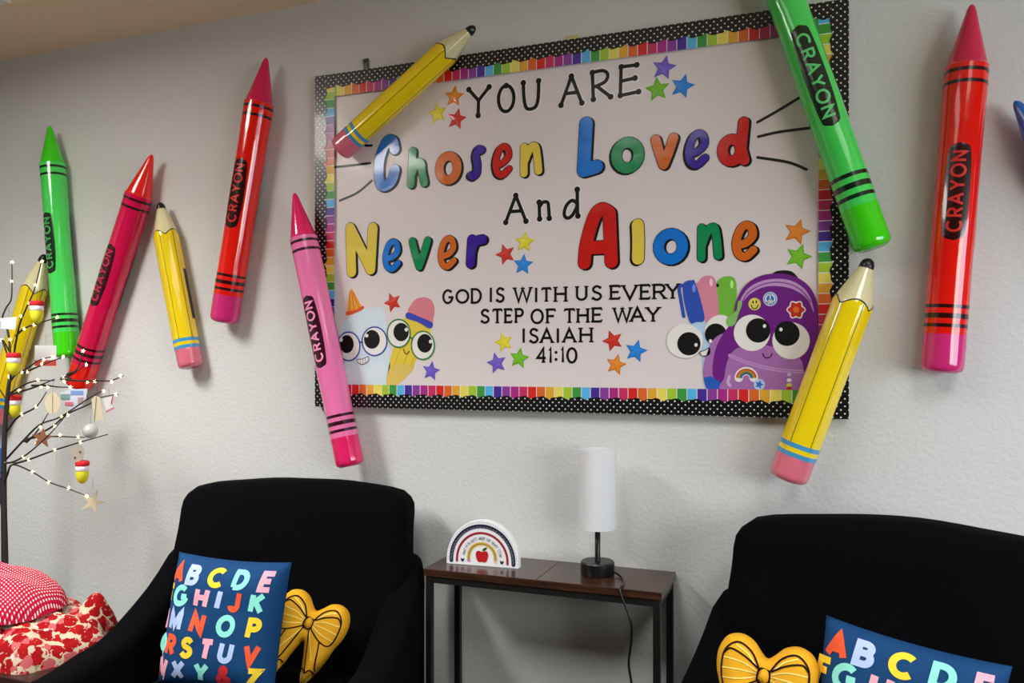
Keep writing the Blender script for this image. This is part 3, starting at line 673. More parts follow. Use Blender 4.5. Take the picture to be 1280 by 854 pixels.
def pencil(label, pb, pt, r, y0=0.0, turn=0.0, panel=False):
    mat, Ln = frame(pb, pt, -(y0+r+.003))
    t = thing('inflatable_pencil', label, 'inflatable pencil', mat=mat, group='inflatable pencils on the wall')
    zt = .80*Ln; zl = .962*Ln
    def rf(z, th):
        q = r if z < zt else max(r*(1-.98*(z-zt)/(Ln-zt+.004)), .001)
        if z > zt: q = r*(1-.80*((z-zt)/(Ln-zt)))
        if z > zl: q = r*(1-.80*((zl-zt)/(Ln-zt)))*math.sqrt(max(.003, 1-((z-zl)/(Ln-zl))**2))
        hx = 1+.022*math.cos(6*(th-turn))
        if z < .105*Ln: hx = 1
        e = .03*Ln
        if z < e: q *= math.sqrt(max(0, 1-((e-z)/e)**2))*.32+.68
        return q*hx*(1+.008*noise.noise((th, z*12, r*100)))
    NT = 60
    def ring(name, a, b, m, nz=10, off=0.0, bottom=False):
        vs, fs = patch(rf, a, b, 0, 2*PI, NT, nz, off, True); mb = MB().add(vs, fs)
        if bottom:
            n = len(mb.v); mb.v.append((0, 0, a+.006)); mb.f += [(n, (i+1) % NT, i) for i in range(NT)]; mb.m += [0]*NT
        return mb.obj(name, m, t, True)
    wave = lambda th: zt+.034*Ln*(abs(math.cos(3*(th-turn)/1.5+.6))-.45)
    ring('eraser', 0, .11*Ln, VN('eraser_pink', (236, 122, 142), .2), 14, bottom=True)
    ring('ferrule_band', .11*Ln, .13*Ln, VN('ferrule_blue', (76, 164, 214), .2), 4)
    ring('ferrule_gap', .13*Ln, .15*Ln, VN('pencil_yellow', (255, 224, 14), .15), 4)
    ring('ferrule_band', .15*Ln, .17*Ln, VN('ferrule_blue', (76, 164, 214), .2), 4)
    ring('barrel', .17*Ln, wave, VN('pencil_yellow', (255, 224, 14), .15), 40)
    ring('wood_cone', wave, zl, VN('wood_cream', (236, 228, 178), .2), 20)
    ring('lead', zl-.004, Ln, M('pencil_lead', (16, 14, 14), .3), 10, .0004)
    lw = .0022
    ring('scallop_line', lambda a: wave(a)-lw, lambda a: wave(a)+lw, INK, 2, .0006)
    for k in range(6):
        a = turn+k*PI/3+.02
        vs, fs = patch(rf, .17*Ln, wave, a-.016, a+.016, 2, 40, .0006); MB().add(vs, fs).obj('seam_line', INK, t, True)
    if panel:
        a = turn+panel
        vs, fs = patch(rf, .28*Ln, .58*Ln, a-.25, a+.25, 10, 20, .0008); lb = MB().add(vs, fs).obj('label_patch', INK, t, True)
    return t
pencil('yellow inflatable pencil at far left behind the lit twig tree', (-7, 528), (56, 318), .05, turn=.45)
pencil('small yellow inflatable pencil with pink eraser between the crimson and red crayons', (239, 460), (200, 253), .047, turn=.2, panel=1.75)
pencil('yellow inflatable pencil lying over the upper left corner of the board', (424, 188), (594, 33), .044, BT+.013, turn=.3)
pencil('yellow inflatable pencil over the lower right corner of the board', (984, 600), (1087, 323), .0545, BT+.013, turn=.5)

# ------------------------------------------------------------------ rounded upholstery
def rbox(size, r, n=8, deform=None):
    sx, sy, sz = [q/2 for q in size]; bm = bmesh.new(); bmesh.ops.create_cube(bm, size=2)
    bmesh.ops.subdivide_edges(bm, edges=bm.edges[:], cuts=n*2-1, use_grid_fill=True)
    for v in bm.verts:
        p = Vector((v.co.x*sx, v.co.y*sy, v.co.z*sz)); q = Vector((max(-sx+r, min(sx-r, p.x)), max(-sy+r, min(sy-r, p.y)), max(-sz+r, min(sz-r, p.z))))
        d = p-q
        if d.length > 1e-9: p = q+d.normalized()*r
        v.co = Vector(deform(p)) if deform else p
    mb = MB(); bm.verts.index_update(); mb.add([v.co.copy() for v in bm.verts], [tuple(x.index for x in f.verts) for f in bm.faces]); bm.free(); return mb
def cloth_black():
    m = M('black_slipcover', (5, 5, 7), .95, 0, .06); bump(m, 9, .3, .02, 4)
    return m
BLACK = cloth_black()
def armchair(label, x, y, yaw):
    """origin on the floor under the middle of the backrest's top edge, front towards -y"""
    t = thing('armchair', label, 'armchair', (x, y, 0), (0, 0, yaw), 'black slipcovered armchairs')
    def db(p):
        u = p.z/.34                                                   # -1 .. 1
        px = p.x*(1+.05*max(0, -u+.6))
        pz = p.z+.72 - .045*max(0, u)*(abs(p.x)/.40)**2.4 + .008*noise.noise((p.x*5, p.z*5, x))
        py = p.y-.085*(1-u)*.9 + (.02*noise.noise((p.x*4, p.z*4, 3+x)))
        return (px, py, pz-.028)
    rbox((.825, .17, .66), .062, 9, db).obj('backrest', BLACK, t, True)
    for s in (-1, 1):
        def da(p):
            yl = p.y-.44; t = max(0, min(1, (yl+.45)/.44)); v = (yl+.87)/.86    # front to back
            z = p.z+.28+(-.02+.07*v+.22*t**1.8)*(1 if p.z > 0 else 0)
            return (p.x+s*(.40+.035*(1-t)+.01*noise.noise((p.y*5, p.z*5, 1))), yl, z+.012*noise.noise((p.y*5, p.x*7, s)))
        rbox((.13, .86, .54), .055, 8, da).obj('arm', BLACK, t, True)
    rbox((.67, .66, .17), .06, 8, lambda p: (p.x, p.y-.46, p.z+.352+.02*math.cos(p.x*3)*math.cos((p.y)*3))).obj('seat_cushion', BLACK, t, True)
    rbox((.93, .80, .28), .03, 8, lambda p: (p.x*(1+.02*(p.z < 0))+.006*math.sin(p.y*30), p.y-.45+.006*math.sin(p.x*30)*(p.z < 0), p.z+.15)).obj('skirt', BLACK, t, True)
    return t
armchair('black slipcovered armchair on the left, next to the twig tree', -1.678, -.20, math.radians(10))
armchair('black slipcovered armchair on the right, cut off by the picture edge', .19, -.25, math.radians(-11))

# ------------------------------------------------------------------ cushions
def pose(px, py, zc, yaw_add, tilt, roll):
    c = S(px, py, zc); to = CAM-c; az = math.atan2(to.x, -to.y)          # 0 = facing -y
    return Matrix.Translation(c) @ Matrix.Rotation(az+yaw_add, 4, 'Z') @ Matrix.Rotation(-tilt, 4, 'X') @ Matrix.Rotation(roll, 4, 'Y')
NAVY = bump(M('navy_cotton', (14, 62, 108), .8, 0, .2), 400, .3, .001)
PC = [bump(M('print_'+n, c, .8, 0, .2), 400, .3, .001) for n, c in (('orange', (232, 88, 50)), ('lilac', (176, 194, 234)), ('yellow', (246, 208, 54)), ('mint', (142, 226, 208)), ('pink', (240, 168, 184)), ('red', (200, 40, 50)))]
ROWS = [(.70, [('A', -.82, 0), ('B', -.52, 1), ('C', -.13, 2), ('D', .26, 3), ('E', .65, 4)]), (.37, [('F', -.95, 2), ('G', -.68, 3), ('H', -.31, 4), ('I', -.03, 1), ('J', .22, 0), ('K', .57, 3)]),
        (0, [('L', -.98, 4), ('M', -.70, 1), ('N', -.30, 0), ('O', .14, 3), ('P', .57, 2)]), (-.37, [('Q', -.98, 3), ('R', -.72, 0), ('S', -.42, 2), ('T', -.11, 4), ('U', .2, 1), ('V', .58, 0)]),
        (-.72, [('W', -.9, 4), ('X', -.55, 1), ('Y', -.17, 3), ('&', .2, 5), ('Z', .63, 2)])]
def pillow(label, mat, s, T=.075, sd=0):
    t = thing('throw_pillow', label, 'pillow', mat=mat, group='alphabet pillows')
    def P(u, v, side=1, off=0):
        sag = 1-.055*(1-abs(v)**2)*abs(u)**3; sag2 = 1-.055*(1-abs(u)**2)*abs(v)**3
        uu, vv = max(-1, min(1, u)), max(-1, min(1, v))
        h = T*(max(0, (1-uu**4))*max(0, (1-vv**4)))**.55
        h += .006*noise.noise((u*2.4+sd, v*2.4, side))*(1-uu*uu)*(1-vv*vv)*2
        return (s*u*sag, -side*h-(off if side > 0 else -off), s*v*sag2)
    mb = MB(); n = 34
    for side in (1, -1):
        vs = [P(-1+2*i/n, -1+2*j/n, side) for j in range(n+1) for i in range(n+1)]
        fs = [(j*(n+1)+i, j*(n+1)+i+1, (j+1)*(n+1)+i+1, (j+1)*(n+1)+i) for j in range(n) for i in range(n)]
        mb.add(vs, fs if side == 1 else [f[::-1] for f in fs])
    weld(mb.obj('cushion', NAVY, t, True))
    mb = MB()
    for v0, row in ROWS:
        for ch, u0, ci in row:
            gw = G[ch][0]; hh = .245
            fx = lambda a, b: ((u0+.98)*1.07-.98+(a-gw/2)*hh*1.06+(b-.5)*hh*.10, v0+(b-.5)*hh)
            glyph(mb, ch, fx, .042, .03, mi=ci, fo=lambda a, b, l: P(a, b, 1, .0012+l*2))
    mb.obj('printed_letters', PC, t)
    return t
pillow('navy alphabet pillow leaning on the left armchair', pose(281, 779, 2.36, math.radians(-33), math.radians(13), math.radians(1.5)), .188, .062)
pillow('navy alphabet pillow on the right armchair, tilted down to the right', pose(1126, 908, 1.74, math.radians(-2), math.radians(16), math.radians(8)), .184, .06, 5)

# bow-shaped plush with pencil-tip tails
def inside(p, poly):
    x, y = p; c = False
    for (x0, y0), (x1, y1) in zip(poly, poly[1:]+poly[:1]):
        if (y0 > y) != (y1 > y) and x < (x1-x0)*(y-y0)/(y1-y0)+x0: c = not c
    return c
def edist(p, poly):
    b = 9
    for (x0, y0), (x1, y1) in zip(poly, poly[1:]+poly[:1]):
        dx, dy = x1-x0, y1-y0; k = max(0, min(1, ((p[0]-x0)*dx+(p[1]-y0)*dy)/(dx*dx+dy*dy+1e-12)))
        b = min(b, math.hypot(p[0]-x0-k*dx, p[1]-y0-k*dy))
    return b
half = [(0, .36), (.14, .46), (.34, .66), (.62, .74), (.9, .62), (1.04, .3), (1.02, -.08), (.9, -.42), (.80, -.85), (.64, -1.3), (.44, -1.62), (.28, -1.3), (.18, -.95), (.08, -.66)]
BOW = smooth(half+[(0, -.52)]+[(-x, y) for x, y in half[:0:-1]], 4, True)
MUST = bump(M('mustard_plush', (226, 164, 34), .85, 0, .15), 300, .4, .001); CREAM = M('cream_print', (246, 226, 120), .85, 0, .1); PLINE = M('dark_print', (34, 18, 14), .85, 0, .1)
def bow(label, mat, s, T=.05):
    t = thing('bow_pillow', label, 'pillow', mat=mat, group='mustard bow pillows')
    def H(x, y):
        if not inside((x, y), BOW): return 0.0
        d = min(1, edist((x, y), BOW)/.42); h = math.sqrt(max(0, 1-(1-d)**2))
        k = math.hypot(x, y*1.1); h *= 1-.35*math.exp(-(k/.28)**2)
        return h*T/s
    pts = [Vector(p) for p in BOW]; n = len(pts)
    st = .085; x = -1.05
    ins = []
    while x < 1.06:
        y = -1.65
        while y < .8:
            if inside((x, y), BOW) and edist((x, y), BOW) > .035: ins.append(Vector((x+random.uniform(-.01, .01), y)))
            y += st
        x += st
    for q in (.012, .03): pass
    vo, _, fo, *_ = delaunay_2d_cdt(pts+ins, [(i, (i+1) % n) for i in range(n)], [list(range(n))], 1, 1e-6)
    mb = MB()
    hs = [H(v.x, v.y) if edist((v.x, v.y), BOW) > 1e-4 else 0 for v in vo]
    mb.add([(v.x*s, -h*s, v.y*s) for v, h in zip(vo, hs)], [tuple(f) for f in fo])
    mb.add([(v.x*s, h*s*.7, v.y*s) for v, h in zip(vo, hs)], [tuple(f)[::-1] for f in fo])
    weld(mb.obj('plush_body', MUST, t, True))
    def lines(name, ls, r, m, lift=.0016):
        mb = MB()
        for l in ls:
            q = densify(smooth(l, 6), .03); vs, fs = ribbon(q, r)
            mb.add([(a*s, -H(a, b)*s-lift, b*s) for a, b in vs], fs)
        mb.obj(name, m, t)
    mir = lambda l: [(-a, b) for a, b in l]
    a = [[(.1, .1), (.3, .42), (.6, .56), (.84, .36), (.88, 0), (.78, -.36), (.5, -.34), (.1, -.1)], [(.1, .1), (.4, .3), (.72, .4), (.86, .28)], [(.08, -.12), (.2, -.5), (.34, -.95), (.44, -1.22)], [(.5, -.34), (.56, -.6), (.62, -.95), (.66, -1.1)],
         [(.27, -1.2), (.34, -1.14), (.44, -1.22), (.54, -1.12), (.66, -1.18)]]
    lines('printed_outline', a+[mir(l) for l in a]+[[(.1, .12), (-.1, .13), (-.12, -.12), (.1, -.13), (.1, .12)]], .018, PLINE)
    b = [[(.14, .06), (.45, .18), (.84, .2)], [(.14, .02), (.5, .02), (.87, -.02)], [(.14, -.04), (.45, -.15), (.82, -.22)], [(.13, .1), (.36, .36), (.62, .5)], [(.12, -.2), (.32, -.55), (.48, -.85)]]
    lines('printed_stripes', b+[mir(l) for l in b], .013, CREAM, .0013)
    mb = MB()                                                         # cream pencil points on the tails
    for sg in (1, -1):
        q = [(.29, -1.28), (.36, -1.24), (.44, -1.28), (.52, -1.22), (.64, -1.27), (.55, -1.45), (.44, -1.61), (.36, -1.46)]
        mb.add([(sg*a_*s, -H(a_*sg, b_)*s-.0011, b_*s) for a_, b_ in q], [tuple(range(8)) if sg > 0 else tuple(range(8))[::-1]])
    mb.obj('pencil_tips', CREAM, t)
    q = [(-.5, -1.45), (-.36, -1.5), (-.36, -1.78), (-.54, -1.72)]
    MB().add([(a_*s, -.004, b_*s) for a_, b_ in q]+[(a_*s, .0, b_*s) for a_, b_ in q], [(0, 1, 2, 3), (7, 6, 5, 4), (0, 4, 5, 1), (1, 5, 6, 2), (2, 6, 7, 3), (3, 7, 4, 0)]).obj('care_tag', M('white_tag', (214, 210, 204), .7), t)
    # knot in the middle
    kb = MB(); m_, n_ = 10, 14; vs = []
    for j in range(m_+1):
        for i in range(n_):
            a_ = -PI/2+PI*j/m_; b_ = 2*PI*i/n_; vs.append((.10*s*math.cos(a_)*math.cos(b_), -(H(.1, .15)*s+.002)+.02*math.cos(a_)*math.sin(b_)-.004, .15*s*math.sin(a_)))
    kb.add(vs, [(j*n_+i, j*n_+(i+1) % n_, (j+1)*n_+(i+1) % n_, (j+1)*n_+i) for j in range(m_) for i in range(n_)]); kb.obj('knot', MUST, t, True)
    return t
bow('mustard bow plush lying on its side in the left armchair', pose(389, 779, 2.475, math.radians(-12), math.radians(18), math.radians(21)), .108)
bow('mustard bow plush upright in the right armchair beside the navy pillow', pose(957, 845, 1.86, math.radians(-6), math.radians(18), math.radians(6)), .108)

# ------------------------------------------------------------------ console table, lamp, sign
TZ = .77; tx0, tx1, ty0, ty1 = -1.172, -.418, -.255, -.012
tcx, tcy = (tx0+tx1)/2, (ty0+ty1)/2
def woodm():
    m = M('walnut_laminate', (86, 50, 32), .28, .15)
    tc = N(m, 'ShaderNodeTexCoord'); mp = N(m, 'ShaderNodeMapping'); mp.inputs['Scale'].default_value = (3, 40, 40)
    nt = N(m, 'ShaderNodeTexNoise'); nt.inputs['Scale'].default_value = 2.2; nt.inputs['Detail'].default_value = 6; cr = N(m, 'ShaderNodeValToRGB')
    cr.color_ramp.elements[0].color = lin((36, 19, 12))+(1,); cr.color_ramp.elements[0].position = .3; cr.color_ramp.elements[1].color = lin((76, 45, 29))+(1,); cr.color_ramp.elements[1].position = .75
    L(m, tc.outputs['Object'], mp.inputs[0]); L(m, mp.outputs[0], nt.inputs['Vector']); L(m, nt.outputs[0], cr.inputs[0]); L(m, cr.outputs[0], bsdf(m).inputs['Base Color']); return m
WOOD = woodm(); METAL = M('black_metal', (14, 12, 12), .45)
tb = thing('console_table', 'narrow dark walnut console table with thin black metal legs', 'table', (tcx, tcy, 0))
tw, td = tx1-tx0, ty1-ty0
for s in (-1, 1):
    bevel(MB().box((s*tw/4, 0, TZ-.0115), (tw/2-.0008, td, .023)).obj('tabletop_board', WOOD, tb), .0015)
for sx in (-1, 1):
    for sy in (-1, 1): bevel(MB().box((sx*(tw/2-.016), sy*(td/2-.014), (TZ-.023)/2), (.02, .02, TZ-.0232)).obj('leg', METAL, tb), .001)
    MB().box((sx*(tw/2-.016), 0, TZ-.034), (.018, td-.05, .02)).obj('end_rail', METAL, tb); MB().box((sx*(tw/2-.016), 0, .1), (.018, td-.05, .02)).obj('stretcher', METAL, tb)
for sy in (-1, 1): MB().box((0, sy*(td/2-.014), TZ-.034), (tw-.053, .018, .02)).obj('side_rail', METAL, tb)
MB().box((0, -(td/2-.014)*-1, .1), (tw-.053, .018, .02)).obj('stretcher', METAL, tb)

lc = W(747, 714, -.125)
lp = thing('table_lamp', 'small table lamp with white cylinder shade and black base on console', 'lamp', (lc.x, -.125, TZ))
LB = M('lamp_black', (13, 13, 15), .35)
MB().lathe([(0, 0), (.05, 0), (.052, .003), (.052, .037), (.049, .041), (0, .041)], 40).obj('base', LB, lp, True)
o = lp.children[0]; m = o.modifiers.new('edge', 'EDGE_SPLIT'); m.split_angle = .6
MB().lathe([(.0085, .04), (.0085, .16), (0, .16)], 20).obj('pole', LB, lp, True)
SH = M('white_linen_shade', (236, 236, 238), .8, 0, .2); bump(SH, 200, .15, .001)
tr = N(SH, 'ShaderNodeBsdfTranslucent'); tr.inputs[0].default_value = (.85, .85, .85, 1); mx = N(SH, 'ShaderNodeMixShader'); mx.inputs[0].default_value = .25
L(SH, bsdf(SH).outputs[0], mx.inputs[1]); L(SH, tr.outputs[0], mx.inputs[2]); L(SH, mx.outputs[0], SH.node_tree.nodes['Material Output'].inputs[0])
sh = MB().lathe([(.0555, .143), (.0575, .142), (.0575, .384), (.0555, .385), (.0550, .384), (.0550, .143)], 48).obj('shade', SH, lp, True)
m = sh.modifiers.new('edge', 'EDGE_SPLIT'); m.split_angle = .6
f = MB()
for k in range(3): f.box((.028*math.cos(k*2.094), .028*math.sin(k*2.094), .158), (.003, .003, .003))
f.tube([(-.055, 0, .158), (.055, 0, .158)], .0016, 6); f.tube([(0, -.055, .158), (0, .055, .158)], .0016, 6); f.obj('shade_spider', LB, lp)
MB().lathe([(0, .155), (.012, .158), (.026, .2), (.028, .23), (.018, .255), (0, .262)], 20).obj('bulb', M('bulb_glass', (232, 230, 224), .3), lp, True)
def lpx(px, py, y):
    p = W(px, py, y); return (p.x-lc.x, p.y+.125, p.z-TZ)
cord = [(.05, .0, .012), (.07, -.01, .006), (.092, -.05, .0045), (.102, -.1, .0045), (.104, -.132, .0035), (.105, -.142, -.012), lpx(788, 775, -.275), lpx(789, 800, -.272), lpx(786, 830, -.27), lpx(790, 862, -.265), lpx(788, 900, -.26)]
cord += [(cord[-1][0]+.02, cord[-1][1]+.04, -.6), (cord[-1][0]+.04, cord[-1][1]+.1, -TZ+.006)]
MB().tube(smooth(cord, 8), .0034, 8).obj('power_cord', LB, lp, True)

sg0, sg1 = W(559, 705, -.16), W(648, 709, -.16); sw = sg1.x-sg0.x; shh = 57*mpp(603, -.16)
sgn = thing('rainbow_sign', 'white half-round block sign with painted rainbow and red apple on console', 'sign', ((sg0.x+sg1.x)/2, -.15, TZ), (0, 0, math.radians(4)))
hw, hh = sw/2*.985, shh
arch = [(-hw, 0)]+[(-hw*math.cos(PI*i/30), .015+(hh-.015)*math.sin(PI*i/30)) for i in range(31)]+[(hw, 0)]
mb = MB().add([(x, -.013, z) for x, z in arch], [tuple(range(len(arch)))[::-1]]); mb.extrude((0, .026, 0)); n = len(arch); mb.f.append(tuple(range(n, 2*n))); mb.m.append(0)
bevel(recalc(mb.obj('block', M('sign_white', (236, 234, 236), .45), sgn)), .0015)
def sarc(name, r, wd, m, z0=.012, y=-.0137, a0=0, a1=180, sx=1):
    mx = r*hw; mz = r*(hh-.012)
    q = [(mx, z0)]+[(mx*math.cos(math.radians(a)), z0+.006+(mz-.006)*math.sin(math.radians(a))) for a in range(a0, a1+1, 5)]+[(-mx, z0)]
    vs, fs = ribbon(q, wd, 'round'); return MB().add([(x, y, z) for x, z in vs], fs).obj(name, m, sgn)
sarc('navy_arc', .86, .0066, M('sign_navy', (22, 26, 50), .5)); sarc('red_arc', .70, .0038, M('sign_red', (150, 30, 44), .5))
zz = []
for i in range(61):
    a = PI*i/60; q = .86+(.022 if i % 2 else -.022); zz.append((q*hw*math.cos(a), .014+(q*(hh-.012)-.006)*math.sin(a)))
vs, fs = ribbon(zz, .0006); MB().add([(x, -.0141, z) for x, z in vs], fs).obj('zigzag', M('sign_chalk', (150, 154, 170), .6), sgn)
mb = MB()
for i in range(47):
    a = PI*(i+.5)/47; mb.add([(x, -.0137, z) for x, z in disc((.955*hw*math.cos(a), .012+.955*(hh-.012)*math.sin(a)), .0011, n=8)], [tuple(range(8))])
mb.obj('dash_border', M('sign_navy', (22, 26, 50), .5), sgn)
YA = M('sign_gold', (216, 186, 90), .5)
sarc('pencil_arc', .37, .0062, YA, .022); sarc('pencil_arc_line', .37, .0012, M('sign_olive', (110, 84, 26), .5), .022, -.0142)
MB().add([(x, -.0144, z) for x, z in disc((-.37*hw, .016), .0062, .0052, 14)], [tuple(range(14))]).obj('pencil_eraser', M('sign_pink', (196, 130, 180), .5), sgn)
MB().add([(.37*hw-.0062, -.0144, .022), (.37*hw+.0062, -.0144, .022), (.37*hw, -.0144, .008)], [(0, 1, 2)]).obj('pencil_point', M('sign_wood', (222, 196, 150), .5), sgn)
ap = smooth([(0, .046), (.010, .049), (.019, .045), (.021, .032), (.015, .016), (.007, .0125), (0, .0145), (-.007, .0125), (-.015, .016), (-.021, .032), (-.019, .045), (-.010, .049)], 4, True)
MB().add([(x, -.0142, z) for x, z in ap], [tuple(range(len(ap)))[::-1]]).obj('apple', M('sign_apple', (186, 14, 22), .5), sgn)
lf = smooth([(0, .049), (.006, .058), (.017, .061), (.013, .052)], 4, True); MB().add([(x, -.0143, z) for x, z in lf], [tuple(range(len(lf)))]).obj('apple_leaf', M('sign_leaf', (70, 84, 50), .5), sgn)
for s in (-1, 1):
    q = smooth([(0, -.006), (.006, .001), (.005, .006), (0, .003), (-.005, .006), (-.006, .001)], 4, True)
    MB().add([(x+s*.545*hw, -.0142, z+.016) for x, z in q], [tuple(range(len(q)))]).obj('heart', M('sign_navy', (22, 26, 50), .5), sgn)
# hand-lettered arc of tiny words, too small to read in the photograph
mb = MB(); rr = random.Random(3); widths = [4, 4, 5, 5, 3, 5, 5]; tot = sum(widths)+len(widths)-1; k = 0
for wd in widths:
    for i in range(wd):
        a = PI-(PI*.08+(PI*.84)*(k+.5)/tot); k += 1
        cx, cz = .535*hw*math.cos(a), .014+.555*(hh-.012)*math.sin(a); ca, sa = math.cos(a-PI/2), math.sin(a-PI/2)
        h = .0052; w_ = .0021
        for st in rr.choice([[[(-1, -1), (-1, 1)], [(-1, 1), (1, 0)]], [[(-1, -1), (0, 1)], [(0, 1), (1, -1)]], [[(-1, -1), (-1, 1)], [(1, -1), (1, 1)], [(-1, 0), (1, 0)]], [[(0, -1), (0, 1)], [(-1, 1), (1, 1)]]]):
            q = [(cx+u*w_*ca-v*h*sa, cz+u*w_*sa+v*h*ca) for u, v in st]; vs, fs = ribbon(q, .00055, 'butt'); mb.add([(x, -.0139, z) for x, z in vs], fs)
    k += 1
mb.obj('tiny_lettering', M('sign_ink', (66, 72, 84), .5), sgn)

# ------------------------------------------------------------------ left corner: side table, cloths, lit twig tree
DW = M('dark_red_wood', (44, 18, 12), .4, .1)
stx, sty = -2.44, -.64
stb = thing('side_table', 'low dark reddish wooden table under the piled fabrics', 'table', (stx, sty, 0))
bevel(MB().box((0, 0, .485), (.62, .44, .03)).obj('tabletop', DW, stb), .004); bevel(MB().box((0, 0, .42), (.56, .38, .10)).obj('apron', DW, stb), .003)
for sx in (-1, 1):
    for sy in (-1, 1): bevel(MB().box((sx*.27, sy*.18, .235), (.045, .045, .469)).obj('leg', DW, stb), .003)
def gingham():
    m = M('red_gingham', (190, 20, 50), .85, 0, .1)
    uv = N(m, 'ShaderNodeTexCoord'); sp = N(m, 'ShaderNodeSeparateXYZ'); L(m, uv.outputs['UV'], sp.inputs[0]); fs = []
    for k in (0, 1):
        a = N(m, 'ShaderNodeMath', operation='MULTIPLY'); a.inputs[1].default_value = 80; L(m, sp.outputs[k], a.inputs[0])
        b = N(m, 'ShaderNodeMath', operation='FRACT'); L(m, a.outputs[0], b.inputs[0]); c_ = N(m, 'ShaderNodeMath', operation='GREATER_THAN'); c_.inputs[1].default_value = .60; L(m, b.outputs[0], c_.inputs[0]); fs.append(c_)
    ad = N(m, 'ShaderNodeMath', operation='ADD'); L(m, fs[0].outputs[0], ad.inputs[0]); L(m, fs[1].outputs[0], ad.inputs[1])
    dv = N(m, 'ShaderNodeMath', operation='MULTIPLY'); dv.inputs[1].default_value = .5; L(m, ad.outputs[0], dv.inputs[0])
    cr = N(m, 'ShaderNodeValToRGB'); cr.color_ramp.interpolation = 'CONSTANT'; e = cr.color_ramp.elements
    e[0].color = lin((168, 8, 36))+(1,); e[1].position = .75; e[1].color = lin((244, 214, 214))+(1,); x = e.new(.25); x.color = lin((186, 30, 62))+(1,)
    L(m, dv.outputs[0], cr.inputs[0]); L(m, cr.outputs[0], bsdf(m).inputs['Base Color']); return m
def floral():
    m = M('red_floral_cotton', (170, 22, 26), .85, 0, .1)
    tc = N(m, 'ShaderNodeTexCoord'); nz = N(m, 'ShaderNodeTexNoise'); nz.inputs['Scale'].default_value = 38; nz.inputs['Detail'].default_value = 2
    dv = N(m, 'ShaderNodeMix', data_type='RGBA'); dv.inputs[0].default_value = .035
    L(m, tc.outputs['Object'], nz.inputs['Vector']); L(m, tc.outputs['Object'], dv.inputs[6]); L(m, nz.outputs[1], dv.inputs[7])
    def layer(scale, thr, cols, below, inner=None, keep=0.0):
        vo = N(m, 'ShaderNodeTexVoronoi'); vo.inputs['Scale'].default_value = scale; L(m, dv.outputs[2], vo.inputs['Vector'])
        sp = N(m, 'ShaderNodeSeparateColor'); L(m, vo.outputs['Color'], sp.inputs[0])
        cr = N(m, 'ShaderNodeValToRGB'); cr.color_ramp.interpolation = 'CONSTANT'; e = cr.color_ramp.elements
        e[0].color = lin(cols[0])+(1,); e[1].position = 1/len(cols); e[1].color = lin(cols[1])+(1,)
        for k_, c_ in enumerate(cols[2:]): x = e.new((k_+2)/len(cols)); x.color = lin(c_)+(1,)
        L(m, sp.outputs[0], cr.inputs[0])
        lt = N(m, 'ShaderNodeMath', operation='LESS_THAN'); lt.inputs[1].default_value = thr; L(m, vo.outputs['Distance'], lt.inputs[0])
        gk = N(m, 'ShaderNodeMath', operation='GREATER_THAN'); gk.inputs[1].default_value = keep; L(m, sp.outputs[1], gk.inputs[0])
        ml = N(m, 'ShaderNodeMath', operation='MULTIPLY'); L(m, lt.outputs[0], ml.inputs[0]); L(m, gk.outputs[0], ml.inputs[1])
        mx = N(m, 'ShaderNodeMix', data_type='RGBA'); L(m, ml.outputs[0], mx.inputs[0]); L(m, cr.outputs[0], mx.inputs[7])
        if isinstance(below, tuple): mx.inputs[6].default_value = lin(below)+(1,)
        else: L(m, below, mx.inputs[6])
        return mx.outputs[2]
    a = layer(70, .34, [(150, 140, 92), (188, 160, 150), (160, 22, 26), (196, 186, 196)], (192, 174, 148), keep=.35)
    a = layer(37, .66, [(150, 14, 18), (160, 18, 22), (140, 10, 16), (184, 88, 90)], a, keep=.10)
    a = layer(95, .22, [(214, 196, 176), (190, 90, 92), (206, 186, 120)], a, keep=.55)
    L(m, a, bsdf(m).inputs['Base Color']); return m
def dome(rx, ry, zf, n=72, m=26, rip=None):
    vs = []; fs = []; uv = []
    for j in range(m+1):
        q = j/m
        for i in range(n):
            a = 2*PI*i/n; k = rip(a, q) if rip else 1
            x, y = rx*q*math.cos(a)*k, ry*q*math.sin(a)*k; vs.append((x, y, zf(q, a))); uv.append((q*rx*1.25*math.cos(a), q*ry*1.5*math.sin(a)))
    for j in range(m):
        for i in range(n): fs.append((j*n+i, j*n+(i+1) % n, (j+1)*n+(i+1) % n, (j+1)*n+i))
    return MB().add(vs, fs), uv
def flz(q, a):
    z = .12*(1-q**3)+.012*math.sin(9*a+2)*q+.010*math.sin(5*a-q*9)*q
    z += .075*math.exp(-((a-.55+PI) % (2*PI)-PI)**2/.06)*math.exp(-((q-.72)/.12)**2)
    if q > .86: z -= (q-.86)*.75
    return z+.004
mb, uv = dome(.375, .275, flz, rip=lambda a, q: 1+.05*q*math.sin(8*a+1)+.03*q*math.sin(13*a))
o = mb.obj('floral_cloth', floral(), smooth=True, uv=uv, loc=(stx-.02, sty, .5)); tag(o, 'red and cream floral fabric heaped over the low table', 'fabric')
def giz(q, a):
    x, y = q*math.cos(a), q*math.sin(a)
    return .118*(max(0, 1-q**2.6))**.6+.012*math.sin(7*y+3*x+1)*(1-q)+.010*math.sin(11*y-5*x)*(1-q*q)+.008*math.sin(4*a)*q
mb, uv = dome(.235, .19, giz, rip=lambda a, q: 1+.04*q*math.sin(5*a))
o = mb.obj('gingham_cloth', gingham(), smooth=True, uv=uv, loc=(stx-.085, sty-.03, .622)); tag(o, 'folded red and white gingham fabric on top of the floral fabric', 'fabric')

